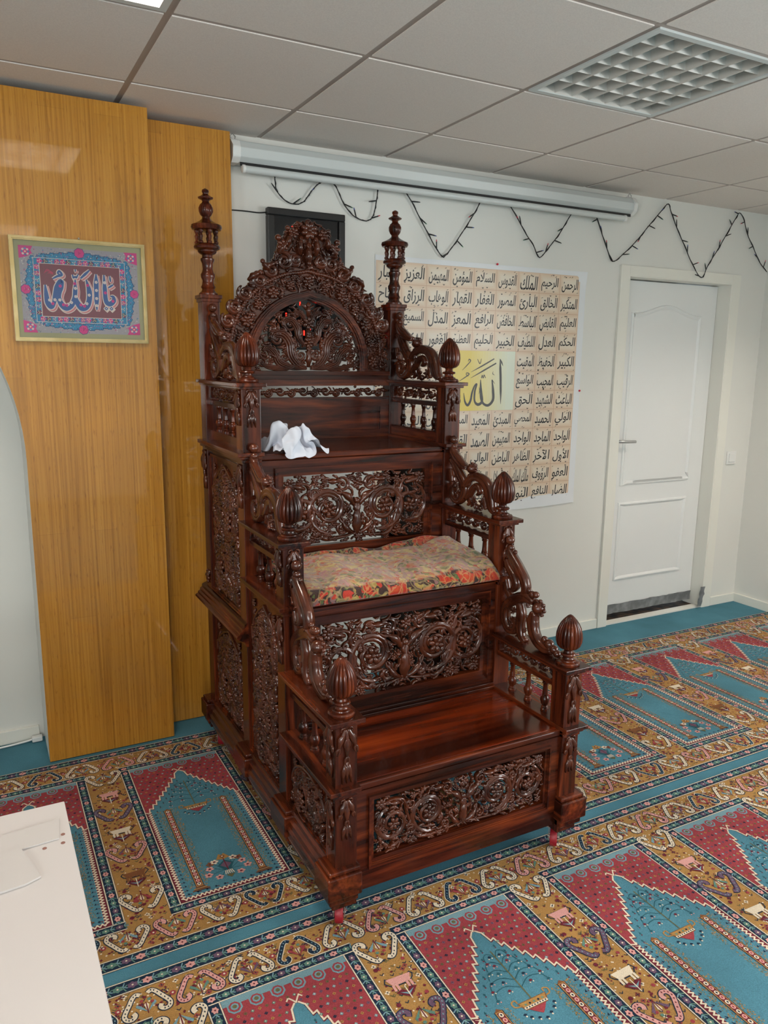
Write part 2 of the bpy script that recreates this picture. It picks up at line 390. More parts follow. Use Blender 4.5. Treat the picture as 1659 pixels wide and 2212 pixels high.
# cream architrave round the opening, lining, and a stop
for q in ((3.04, dx0, 0, 2.115), (dx1, 4.03, 0, 2.115), (dx0, dx1, dz, 2.115)): dr.box(q[0], q[1], -0.016, 0.0, q[2], q[3])
dr.box(dx0-0.002, dx0+0.006, -0.014, TH, 0, dz); dr.box(dx1-0.006, dx1+0.002, -0.014, TH, 0, dz); dr.box(dx0, dx1, -0.014, TH, dz-0.006, dz+0.002)
door = structure(dr.build('door_1', M['trim'], origin=(3.53, 0, 0), bevel=0.0015), 'white two-panel door with a wavy top panel in a cream frame', 'door')
LY = 0.082                                   # leaf face
leaf = MB(); leaf.box(dx0+0.008, dx1-0.008, LY, LY+0.042, 0.070, dz-0.012)
def ring(mb, outl, k_in, y0):               # raised moulding that follows an outline
    P = np.array(outl); c = P.mean(0); n = len(P)
    def inset(d):
        T = np.roll(P, -1, 0)-np.roll(P, 1, 0); T /= np.linalg.norm(T, axis=1)[:, None]
        nn = np.stack([-T[:, 1], T[:, 0]], 1); s_ = np.sign(np.sum(nn*(c-P), 1)); return P+nn*s_[:, None]*d
    prof = [(0.0, 0.0), (0.004, -0.007), (0.012, -0.009), (0.022, -0.004), (0.028, 0.003), (k_in, 0.0)]
    V = [np.stack([inset(d)[:, 0], np.full(n, y0+w), inset(d)[:, 1]], 1) for d, w in prof]
    F = [(i*n+j, i*n+(j+1) % n, (i+1)*n+(j+1) % n, (i+1)*n+j) for i in range(len(prof)-1) for j in range(n)]
    mb.add(np.concatenate(V), F)
    return mb
def dense(pts, step=0.05):
    out = []
    for a, b in zip(pts, pts[1:]+pts[:1]):
        k = max(1, int(math.dist(a, b)/step)); out += [(a[0]+(b[0]-a[0])*t/k, a[1]+(b[1]-a[1])*t/k) for t in range(k)]
    return out
pa, pb = 3.235, 3.825
topc = [(pb-(pb-pa)*t/24, 1.868+0.055*(0.5-0.5*math.cos(2*PI*t/24))**1.3) for t in range(25)]
mo = MB(); ring(mo, dense([(pa, 0.848), (pb, 0.848)])[:-1]+dense([(pb, 0.848), (pb, 1.868)])[:-1][:20]+topc, 0.032, LY-0.0005)
ring(mo, dense([(pa, 0.248), (pb, 0.248), (pb, 0.742), (pa, 0.742)]), 0.032, LY-0.0005)
lf = leaf.build('door_leaf', M['door'], door, bevel=0.002)
mo.build('panel_moulding', M['door'], lf, smooth='auto', angle=0.5)
hd = MB(); hx, hz = 3.170, 1.122
hd.lathe([(0.026, 0), (0.026, -0.006), (0.022, -0.010)], (hx, LY, hz), 24, axis=1)
hd.tube([(hx, LY-0.008, hz), (hx, LY-0.045, hz), (hx+0.012, LY-0.052, hz), (hx+0.06, LY-0.052, hz-0.003), (hx+0.122, LY-0.052, hz-0.004)], [0.0095, 0.0095, 0.0095, 0.0088, 0.0085], 12)
hd.build('door_handle', M['steel'], lf, smooth='auto')
lk = MB(); lk.lathe([(0.026, 0), (0.026, -0.006), (0.022, -0.010), (0.010, -0.011), (0.010, -0.018)], (hx, LY, hz-0.075), 24, axis=1)
lk.build('lock_rosette', M['steel'], lf, smooth='auto')
m = MB(); m.box(dx0+0.006, dx1-0.006, 0.0, 0.5, -0.001, 0.003); m.build('threshold', M['gap'], door)
m = MB(); m.box(dx0+0.006, dx1-0.006, -0.004, 0.05, 0.0005, 0.009); m.build('sill_strip', M['trim'], door)
structure(MB().box(dx0-0.1, dx1+0.1, 0.5, 0.55, 0, 2.2).build('wall_corridor', M['gap']))
# duct tape on the door bottom and on the frame foot
rng = np.random.default_rng(4)
def tape_sheet(x0, x1, z0, z1, y, amp, nx=30, nz=5, lean=0.0):
    m = MB(); V = []
    for jz in range(nz):
        for ix in range(nx):
            t = jz/(nz-1); V.append((x0+(x1-x0)*ix/(nx-1)+lean*t, y-abs(rng.normal(0, amp))-amp*math.sin(ix*0.9+jz*2), z0+(z1-z0)*t+rng.normal(0, amp*0.5)))
    n = len(V); V = np.array(V); V2 = V+np.array([0, 0.0012, 0])
    F = [(j*nx+i, j*nx+i+1, (j+1)*nx+i+1, (j+1)*nx+i) for j in range(nz-1) for i in range(nx-1)]
    m.add(V, F); m.add(V2, F); return m
tag(tape_sheet(dx0+0.012, dx1-0.014, 0.034, 0.094, LY-0.003, 0.0022).build('tape_strip', M['tape'], origin=(3.5, LY, 0.05), smooth=True), 'long grey duct tape strip along the bottom edge of the door', 'tape')
tp = MB(); q = tape_sheet(3.905, 3.945, 0.012, 0.145, -0.017, 0.002, 6, 9, 0.022)
tag(q.build('tape_patch', M['tape'], origin=(3.92, -0.017, 0.02), smooth=True), 'short torn grey tape patch at the foot of the right door frame', 'tape')
# light switch
t = thing('light_switch', 'square white light switch on the wall right of the door', 'light switch', (4.112, 0, 0.987))
MB().box(4.070, 4.154, -0.010, 0, 0.945, 1.029).build('plate', M['white_plastic'], t, bevel=0.003)
MB().box(4.084, 4.140, -0.0145, -0.009, 0.959, 1.015).build('rocker', M['white_plastic'], t, bevel=0.002)

# ------------------------------------------------------------------ bamboo panels of the prayer niche on the left
PY = -0.25
arch = [(-1.059, 0.0), (-0.041, 0.0)]
arch += [(-0.55+0.509*math.cos(a), 1.2+0.71*math.sin(a)) for a in np.linspace(0, PI, 40)]
outer = [(-1.56, 0.004), (-1.059, 0.004)] + [(x, z) for x, z in arch[2:][::-1]] + [(-0.041, 0.004), (0.445, 0.004), (0.445, 2.466), (-1.56, 2.466)]
T = lambda u, v, w: np.stack([u, PY+0.018-w, v], 1)
m = MB(); m.prism(T, [outer], 0, 0.018); pn = m.build('arched_panel', M['bamboo'], origin=(-0.5, PY, 0))
tag(pn, 'tall honey bamboo panel with an arched opening, carrying the framed calligraphy', 'wood panel')
m = MB(); m.box(0.427, 0.445, PY+0.018, -0.001, 0.004, 2.466); m.build('side_return', M['bamboo'], pn)
rv = MB(); A = np.array(arch[1:42]); n = len(A)
V = np.concatenate([np.stack([A[:, 0], np.full(n, PY+0.018), A[:, 1]], 1), np.stack([A[:, 0], np.full(n, -0.001), A[:, 1]], 1)])
rv.add(V, [(i, i+1, n+i+1, n+i) for i in range(n-1)]); rv.build('arch_reveal', M['wall'], pn, smooth='auto')
m = MB(); m.box(0.4465, 0.792, -0.122, -0.001, 0.004, 2.464)
tag(m.build('flat_panel', M['bamboo'], origin=(0.62, -0.122, 0)), 'narrow bamboo panel set back between the arched panel and the white wall', 'wood panel')
# power lead on the carpet in the niche
m = MB(); m.tube(crom([(-0.9, -0.06, 0.006), (-0.5, -0.05, 0.006), (-0.25, -0.045, 0.006), (-0.12, -0.035, 0.008), (-0.085, -0.032, 0.013)]), 0.004, 8)
c = m.build('power_lead', M['white_plastic'], origin=(-0.3, -0.05, 0), smooth=True)
tag(c, 'white power lead with a connector lying along the skirting in the niche', 'cable')
MB().box(-0.092, -0.052, -0.048, -0.022, 0.002, 0.024).build('connector', M['white_plastic'], c, bevel=0.004)

# ------------------------------------------------------------------ white desk, lower left
DX, DY = -0.1085, -1.879
t = thing('desk', 'white laminate desk cut off by the lower left corner', 'desk', (-0.7, -2.25, 0))
MB().box(-1.5, DX, DY-0.78, DY, 0.722, 0.75).build('desk_top', M['desk'], t, bevel=0.0015)
for lx, ly in ((-1.44, DY-0.06), (-1.44, DY-0.72), (DX-0.07, DY-0.06), (DX-0.07, DY-0.72)):
    MB().box(lx-0.022, lx+0.022, ly-0.022, ly+0.022, 0.0065, 0.722).build('leg', M['steel'], t)
for x, y in ((-0.122, -1.990), (-0.1245, -2.016), (-0.154, -2.0185)):
    MB().lathe([(0.0036, 0.0), (0.0036, 0.0006), (0.003, 0.0009)], (x, y, 0.75), 16).build('screw_cap', M['brown_dot'], t)
def sheet(name, pts, z, label, lift=0.004, layers=3):
    m = MB()
    for k in range(layers):
        ctr = np.mean(pts, 0); s = 1-0.012*k; z0 = z+0.0011*k
        P2 = [tuple(ctr+(np.array(p)-ctr)*s+np.array([0.0012*k, -0.0008*k])) for p in pts]
        Tk = lambda u, v, w: np.stack([u, v, w], 1)
        m.prism(Tk, [P2], z0, z0+0.0006)
    return tag(m.build(name, M['paper'], origin=(pts[0][0], pts[0][1], z)), label, 'paper')
sheet('folded_paper', [(-0.36, -1.965), (-0.122, -1.938), (-0.129, -2.002), (-0.365, -2.02)], 0.7505, 'long folded white paper near the back edge of the desk')
sheet('folded_paper', [(-0.36, -2.03), (-0.193, -1.994), (-0.166, -2.098), (-0.19, -2.108), (-0.36, -2.125)], 0.7505, 'short folded white papers with a cut corner, nearer the desk front', layers=4)

# ================================================================== patterned prayer carpet strips
C = dict(teal=TEAL, navy=(0.012, 0.026, 0.05), gold=(0.35, 0.19, 0.060), red=(0.28, 0.045, 0.055), cream=(0.68, 0.58, 0.44), pink=(0.60, 0.30, 0.27),
         maroon=(0.13, 0.018, 0.03), green=(0.10, 0.20, 0.16), purple=(0.13, 0.075, 0.12), sky=(0.16, 0.28, 0.32), olive=(0.12, 0.11, 0.05), brown=(0.19, 0.075, 0.03), dteal=(0.02, 0.09, 0.115))
class Pile:
    def __init__(s, x_off, y_start): s.mb = MB(); s.xo = x_off; s.y0 = y_start
    def poly(s, pts, col, lay):
        s.k = (getattr(s, 'k', 0)+41) % 97; z = 0.0030+0.00035*lay+s.k*0.000003
        s.mb.add([(s.xo+p[0], s.y0-p[1], z) for p in pts], [tuple(range(len(pts)))[::-1]], 0, C[col])
    def rect(s, a, b, c, d, col, lay): s.poly([(a, c), (b, c), (b, d), (a, d)], col, lay)
    def dia(s, x, t, rx, rt, col, lay): s.poly([(x-rx, t), (x, t-rt), (x+rx, t), (x, t+rt)], col, lay)
    def disc(s, x, t, rx, rt, col, lay, n=8): s.poly([(x+rx*math.cos(2*PI*i/n+.39), t+rt*math.sin(2*PI*i/n+.39)) for i in range(n)], col, lay)
    def line(s, pts, w, col, lay):
        P = np.array(pts, float); T = np.gradient(P, axis=0); T /= np.linalg.norm(T, axis=1)[:, None]+1e-9
        Nn = np.stack([-T[:, 1], T[:, 0]], 1)*w/2; A = P+Nn; B = P-Nn
        for i in range(len(P)-1): s.poly([A[i], A[i+1], B[i+1], B[i]], col, lay)
    def segs(s, pts, w, col, lay):          # mitre-less straight segments for zigzags
        for a, b in zip(pts[:-1], pts[1:]):
            a = np.array(a, float); b = np.array(b, float); d = (b-a)/(np.linalg.norm(b-a)+1e-9); nn = np.array([-d[1], d[0]])*w/2; e = d*w*0.5
            s.poly([a-e+nn, b+e+nn, b+e-nn, a-e-nn], col, lay)
def rot(pts, a, cx, ct): 
    ca, sa = math.cos(a), math.sin(a); return [(cx+x*ca-y*sa, ct+x*sa+y*ca) for x, y in pts]
rp = random.Random(11)
def guard(p, a, b, t, w, along, lay, phase=0):
    """narrow navy border with florets; runs along x (along=0) from a to b at t..t+w, or along t (along=1)"""
    R = (lambda u, v: (u, v)) if along == 0 else (lambda u, v: (v, u))
    def rect(a_, b_, c_, d_, col, l): p.poly([R(a_, c_), R(b_, c_), R(b_, d_), R(a_, d_)], col, l)
    rect(a, b, t, t+w, 'navy', lay)
    rect(a, b, t+0.001, t+0.0042, 'cream', lay+1); rect(a, b, t+w-0.0042, t+w-0.001, 'cream', lay+1)
    st = 0.037; n = max(1, round((b-a)/st)); st = (b-a)/n; tc = t+w/2
    for i in range(n):
        u = a+st*(i+.5); k = (i+phase) % 3; r = w*0.27
        col = ('pink', 'green', 'purple')[k]
        pts = [R(u+r*1.25*math.cos(q)*(1 if j % 2 else .72), tc+r*math.sin(q)*(1 if j % 2 else .72)) for j, q in enumerate(np.linspace(0, 2*PI, 12, endpoint=False))]
        p.poly(pts, col, lay+1); x, y = R(u, tc); p.disc(x, y, 0.0028, 0.0028, 'cream' if k != 0 else 'maroon', lay+2, 6)
        for sg in (-1, 1):
            p.segs([R(u+st*.5, tc+sg*w*.30), R(u+st*.36, tc+sg*w*.05), R(u+st*.62, tc-sg*w*.1)], 0.0032, ('sky', 'green')[sg > 0], lay+1)
def horn(p, cx, ct, a, s, col, alt):
    """ram's-horn motif of the gold borders"""
    for sg in (-1, 1):
        pts = [(sg*x*s, y*s) for x, y in ((0.010, -0.030), (0.020, -0.036), (0.031, -0.027), (0.042, -0.008), (0.053, 0.010), (0.060, 0.026), (0.055, 0.040), (0.042, 0.043), (0.033, 0.034), (0.037, 0.024))]
        q = rot([tuple(z) for z in crom(pts, 3)], a, cx, ct)
        p.line(q, 0.0175*s, 'navy' if col != 'navy' else 'cream', 3); p.line(q, 0.0122*s, col, 4)
        for i in range(3, len(q)-6, 2):
            p.dia(q[i][0], q[i][1], 0.0022*s, 0.0036*s, 'navy' if col == 'cream' else ('maroon' if col == 'pink' else 'sky'), 5)
    # fan of leaves under/over the horns
    for k, c2 in ((-1, alt), (0, 'cream'), (1, alt)):
        p.poly(rot([(0, 0.034*s), (k*0.022*s-0.006*s, 0.008*s), (k*0.024*s, 0.0*s), (k*0.020*s+0.007*s, 0.010*s)], a, cx, ct), c2, 4)
    p.segs(rot([(0, 0.038*s), (0, 0.002*s)], a, cx, ct), 0.003*s, 'maroon', 5)
    for x, y, c2 in ((-0.010, -0.008, 'red'), (0.010, -0.008, 'green'), (0, -0.018, 'maroon'), (-0.016, 0.004, 'maroon'), (0.016, 0.004, 'red')):
        z = rot([(x*s, y*s)], a, cx, ct)[0]; p.disc(z[0], z[1], 0.0055*s, 0.005*s, c2, 4, 6)
def specks(p, x0, x1, t0, t1, n):
    for _ in range(n):
        x, t = rp.uniform(x0, x1), rp.uniform(t0, t1); k = rp.random()
        if k < .12:
            for q in range(4): p.dia(x+.0048*math.cos(q*PI/2), t+.0044*math.sin(q*PI/2), .0036, .0032, ('red', 'cream', 'maroon')[int(k*25)], 2)
            p.disc(x, t, .0022, .0022, 'navy', 3, 5)
        elif k < .4: p.dia(x, t, rp.uniform(.003, .006), rp.uniform(.003, .005), 'maroon', 2)
        elif k < .7: p.segs([(x-.005, t-.003), (x, t+.002), (x+.005, t-.003)], .0022, rp.choice(['navy', 'olive']), 2)
        else: p.dia(x, t, .003, .003, 'cream', 2)
def quadruped(p, cx, ct, col, fl):
    s = 1.3
    body = [(-.030, -.012), (-.026, -.018), (-.012, -.010), (.014, -.010), (.028, -.020), (.033, -.010), (.026, -.002), (.020, .004), (.022, .016), (.014, .014), (.012, .004), (-.010, .004), (-.014, .016), (-.022, .014), (-.018, .002), (-.026, -.004)]
    b = [(cx+fl*x*s, ct+y*s) for x, y in body]
    if fl < 0: b = b[::-1]
    p.segs(b+[b[0]], .003, 'navy', 3)
    p.poly([(cx+fl*x*s, ct+y*s) for x, y in ((-.026, -.016), (.028, -.018), (.020, .002), (-.018, .002))][::fl], col, 4)
    for x in (-.018, -.010, .012, .020): p.rect(cx+fl*x*s-.0035, cx+fl*x*s+.0035, ct+.001, ct+.021, col, 4)
    p.poly([(cx, ct+.052), (cx-.030, ct+.026), (cx-.010, ct+.020), (cx, ct+.032), (cx+.010, ct+.020), (cx+.030, ct+.026)], 'maroon', 5); p.poly([(cx, ct+.044), (cx-.020, ct+.028), (cx, ct+.036), (cx+.020, ct+.028)], 'sky', 6)
    p.segs([(cx, ct+.056), (cx, ct+.016)], .003, 'cream', 7)
def niche_unit(p):
    """one prayer niche; centre x = 0, local t from the strip edge"""
    a, t0, t1 = 0.204, 0.143, 1.055; w = 0.036
    guard(p, -a, a, t0, w, 0, 2); guard(p, -a, a, t1-w, w, 0, 2, 1)
    guard(p, t0+w, t1-w, -a, w, 1, 2); guard(p, t0+w, t1-w, a-w, w, 1, 2, 2)
    b, u0, u1 = a-w, t0+w, t1-w                   # inner field
    p.rect(-b, b, u0, u1, 'teal', 2)
    # side and foot zigzag border
    sh = t0+0.365; zw = 0.017
    p.rect(-b, -b+zw, sh, u1, 'maroon', 3); p.rect(b-zw, b, sh, u1, 'maroon', 3); p.rect(-b+zw, b-zw, u1-zw, u1, 'maroon', 3)
    for sg in (-1, 1):
        n = 78; p.segs([(sg*(b-zw*(.35 if i % 2 else .95)), sh+(u1-zw*.6-sh)*i/n) for i in range(n+1)], .0042, 'cream', 4)
    n = 46; p.segs([(-b+zw*.6+(2*b-zw*1.2)*i/n, u1-zw*(.35 if i % 2 else .95)) for i in range(n+1)], .0042, 'cream', 4)
    # red spandrels above the stepped arch
    ap = t0+0.122; st = 9
    edge = []
    for i in range(st+1):
        f = i/st; x = 0.018+(b-0.020)*f; y = ap+0.016+(sh-ap-0.016)*f**0.9
        edge += [(x, y)] if i == 0 else [(x-0.010, y+0.004), (x+0.002, y-0.001)]
    for sg in (-1, 1):
        for i in range(len(edge)-1):
            q = [(sg*edge[i][0], u0), (sg*edge[i+1][0], u0), (sg*edge[i+1][0], edge[i+1][1]), (sg*edge[i][0], edge[i][1])]
            p.poly(q if sg > 0 else q[::-1], 'red', 3)
    p.poly([(-.018, u0), (.018, u0), (.018, ap+.016), (0, ap), (-.018, ap+.016)], 'red', 3)
    for sg in (-1, 1):
        p.segs([(sg*x, y+.003) for x, y in edge], .0055, 'maroon', 4)
        p.segs([(sg*.006, ap+.002)]+[(sg*x, y) for x, y in edge], .0046, 'cream', 5)
        p.segs([(0, ap), (sg*.008, ap-.012), (sg*.014, ap-.020), (sg*.020, ap-.013)], .004, 'cream', 5)
    # blue top strip with red cloud heads
    p.rect(-b, b, u0, u0+.022, 'sky', 4); 
    n = 6
    for i in range(n):
        x = -b+2*b*(i+.5)/n
        p.disc(x, u0+.030, .020, .022, 'sky', 4); p.disc(x, u0+.030, .0155, .0165, 'red', 5); p.disc(x, u0+.030, .0105, .011, 'sky', 6); p.disc(x, u0+.030, .006, .006, 'olive', 7)
    # small crosses over the red
    for r in range(12):
        for c in range(18):
            x = -b+.009+(2*b-.018)*(c+.5*(r % 2))/17.5; y = u0+.062+.0215*r
            lim = np.interp(abs(x), [0]+[e[0] for e in edge], [ap]+[e[1] for e in edge])
            if y < lim-.012 and abs(x) < b-.006:
                col = ('green', 'navy', 'gold', 'sky', 'olive', 'purple')[(r*5+c*2) % 6]
                p.dia(x, y, .0052, .0052, col, 5); p.disc(x, y, .0018, .0018, 'cream' if (r+c) % 3 == 0 else 'maroon', 6, 4)
    # buds hanging inside the arch and along the sides
    for sg in (-1, 1):
        for i in range(1, 9):
            f = i/9; x, y = 0.018+(b-.028)*f, ap+.040+(sh-ap-.016)*f**.9
            p.dia(sg*(x-.012), y, .0035, .006, 'dteal', 3); p.dia(sg*(x-.012), y+.006, .003, .003, 'maroon', 3)
        for i in range(24):
            y = sh+.02+(u1-.05-sh)*i/23
            p.poly([(sg*(b-zw-.010), y-.004), (sg*(b-zw-.010), y+.006), (sg*(b-zw-.017), y+.004)][::-sg], 'navy', 3); p.dia(sg*(b-zw-.006), y+.004, .002, .003, 'maroon', 3)
    for i in range(11):
        x = -b+.03+(2*b-.06)*i/10; p.dia(x, u1-zw-.012, .005, .005, 'navy', 3); p.dia(x+.007, u1-zw-.010, .003, .003, 'maroon', 3)
    # columns with golden haze
    c0, c1 = t0+.372, t0+.825
    for sg in (-1, 1):
        x = sg*.099
        for _ in range(700):
            q = sg*rp.choice([-1, 1]); d = rp.uniform(.013, .034)
            xx, yy = x+q*d, rp.uniform(c0, c1)
            p.dia(xx, yy, .0016, .0026, 'olive' if rp.random() < .5 else 'gold', 3)
        p.rect(x-.0125, x+.0125, c0+.004, c1, 'navy', 4); p.rect(x-.0105, x+.0105, c0+.006, c1, 'gold', 5); p.rect(x-.0075, x+.0075, c0+.009, c1-.004, 'maroon', 6)
        n = 27
        for i in range(n):
            y = c0+.017+(c1-c0-.028)*i/(n-1); p.disc(x, y, .0062, .0072, 'cream' if i % 2 == 0 else 'pink', 7); p.dia(x, y, .0028, .0042, 'navy' if i % 2 == 0 else 'red', 8)
        p.poly([(x-.012, c0+.006), (x, c0-.004), (x+.012, c0+.006)], 'brown', 5)
        for k in range(3): p.rect(x-.014-.006*k, x+.014+.006*k, c1+.007*k, c1+.006+.007*k, 'brown' if k != 1 else 'gold', 5); p.rect(x-.015-.006*k, x+.015+.006*k, c1+.0055+.007*k, c1+.0072+.007*k, 'navy', 6)
    # hanging bowl with a flowering tree
    vb = t0+.385
    p.segs([(0, vb), (0, ap+.085)], .0035, 'olive', 4)
    for i in range(5):
        y = ap+.096+.028*i
        for sg in (-1, 1):
            ln = .030+.012*min(i, 4)-.008*(i > 3)
            q = crom([(0, y+.012), (sg*ln*.5, y-.008), (sg*ln, y-.002), (sg*ln*1.15, y+.016)], 4); p.line(q, .0024, 'dteal', 4)
            for j, f in enumerate((.5, 1.15)):
                x, yy = sg*ln*f, y+(.006, .022)[j]+rp.uniform(-.003, .003)
                p.dia(x, yy, .006, .0045, ('navy', 'maroon', 'dteal')[(i+j) % 3], 5)
                for z in (-1, 1): p.dia(x+z*.005, yy+.006, .0025, .0025, ('cream', 'pink')[(i+j) % 2], 5)
    p.poly([(-.044, vb-.004), (.044, vb-.004), (.034, vb+.022), (-.034, vb+.022)], 'brown', 5); p.poly([(-.041, vb-.002), (.041, vb-.002), (.034, vb+.012), (-.034, vb+.012)], 'gold', 6)
    for i in range(5): p.disc(-.026+.013*i, vb+.007, .0035, .0032, 'navy' if i % 2 else 'green', 7, 6)
    p.rect(-.035, .035, vb+.0125, vb+.0195, 'cream', 6)
    for i in range(8): p.dia(-.029+.0083*i, vb+.016, .003, .0026, 'navy', 7)
    p.poly([(-.026, vb+.022), (.026, vb+.022), (.012, vb+.036), (0, vb+.046), (-.012, vb+.036)], 'red', 6)
    for sg in (-1, 1): p.line(crom([(sg*.038, vb+.006), (sg*.054, vb+.002), (sg*.056, vb-.012), (sg*.044, vb-.016), (sg*.042, vb-.006)], 4), .004, 'gold', 5)
    for x, y in ((-.035, .042), (-.018, .052), (.018, .052), (.035, .042), (0, .060), (-.045, .03), (.045, .03)): p.dia(x, vb+y, .006, .0045, 'navy', 4); p.dia(x, vb+y+.006, .003, .003, 'cream', 5)
    # flowering shrub at the foot
    yb = t0+.700
    p.poly([(-.022, yb+.026), (-.008, yb), (0, yb+.008), (.008, yb), (.022, yb+.026), (0, yb+.032)], 'gold', 5); p.dia(0, yb+.017, .009, .010, 'brown', 6); p.disc(0, yb+.017, .003, .003, 'cream', 7, 6)
    p.poly([(-.026, yb+.058), (0, yb+.036), (.026, yb+.058), (.012, yb+.082), (0, yb+.088), (-.012, yb+.082)], 'dteal', 5); p.poly([(-.018, yb+.060), (0, yb+.044), (.018, yb+.060), (0, yb+.080)], 'purple', 6)
    p.segs([(0, yb+.03), (0, yb+.11)], .003, 'maroon', 7)
    for k in range(-2, 3): p.segs([(k*.005, yb+.092), (k*.0065, yb+.108)], .0028, 'cream', 7)
    p.poly([(-.014, yb+.112), (.014, yb+.112), (0, yb+.128)], 'olive', 6)
    for x, y, c in ((-.030, .034, 'cream'), (.030, .034, 'cream'), (-.052, .062, 'pink'), (.052, .062, 'pink'), (-.062, .090, 'pink'), (.062, .090, 'pink'), (-.034, .112, 'pink'), (.034, .112, 'pink'), (-.045, .040, 'brown'), (.045, .040, 'brown')):
        for q in range(5):
            an = 2*PI*q/5+x*40; p.dia(x+.0085*math.cos(an), yb+y+.0075*math.sin(an), .006, .005, c, 5)
        p.disc(x, yb+y, .0045, .004, 'maroon', 6, 6)
        p.segs([(x*.8, yb+y), (x*.2, yb+.085)], .002, 'dteal', 4)
PERIOD = 0.5305; XC0 = 0.392; PITCHY = 1.24
def carpet_strip(y_start, label, k0, k1, xl, xr):
    p = Pile(0, y_start); wide = 1.195
    p.rect(xl, xr, 0, wide, 'gold', 0)
    guard(p, xl, xr, 0, 0.044, 0, 1); guard(p, xl, xr, wide-0.044, 0.044, 0, 1)
    cols = ('navy', 'cream', 'pink', 'cream'); alts = ('red', 'sky', 'green', 'purple')
    n0, n1 = math.floor((xl-XC0)/(PERIOD/4)), math.ceil((xr-XC0)/(PERIOD/4))
    for i in range(n0, n1):
        x = XC0+PERIOD/4*(i+.5)
        if not xl+.06 < x < xr-.06: continue
        horn(p, x, 0.094, 0, 0.92, cols[i % 4], alts[i % 4]); horn(p, x, wide-0.094, PI, 0.92, cols[i % 4], alts[i % 4])
        p.disc(x+PERIOD/8, 0.094, .008, .008, 'red', 3); p.disc(x+PERIOD/8, wide-.094, .008, .008, 'red', 3)
        p.disc(x+PERIOD/8, 0.094, .003, .003, 'cream', 4); p.disc(x+PERIOD/8, wide-.094, .003, .003, 'cream', 4)
    specks(p, xl, xr, .05, .14, int(560*(xr-xl))); specks(p, xl, xr, wide-.14, wide-.05, int(560*(xr-xl)))
    base = p.mb; unit = None
    for k in range(k0, k1+1):
        q = Pile(XC0+PERIOD*k, y_start); 
        if unit is None: niche_unit(q); unit = q
        V = np.concatenate(unit.mb.v)+np.array([PERIOD*(k-k0), 0, 0]); b = base.n
        base.v.append(V); base.n += len(V); base.f += [[i+b for i in f] for f in unit.mb.f]; base.m += unit.mb.m; base.c += unit.mb.c
        xg = XC0+PERIOD*(k+.5)
        if xg < xr-.06:
            for r in range(7):
                t = .205+.125*r
                if r % 2 == 0: horn(p, xg, t, PI, 1.0, ('cream', 'purple', 'pink', 'cream')[r//2 % 4], alts[(r//2+1) % 4])
                else: quadruped(p, xg, t, ('pink', 'cream', 'brown')[r//2 % 3], 1 if k % 2 else -1)
                p.disc(xg-.042, t+.06, .007, .007, 'maroon', 3, 6); p.disc(xg+.042, t+.055, .006, .006, 'red', 3, 6)
            specks(p, xg-.058, xg+.058, .15, 1.05, 430)
    # the strip itself: a low pile slab just proud of the plain carpet
    base.box(xl, xr, y_start-wide, y_start, 0.0, 0.0022); base.c += [C['teal']]*6
    return tag(base.build('prayer_carpet', M['pile'], origin=((xl+xr)/2, y_start-wide/2, 0)), label, 'carpet', 'patterned prayer carpet strips')
carpet_strip(-0.275, 'patterned strip of prayer carpet nearest the white wall and door, running behind the pulpit', -2, 7, -1.05, X1-0.002)
carpet_strip(-0.275-PITCHY, 'patterned strip of prayer carpet in front of the pulpit and desk', -2, 7, -1.05, X1-0.002)

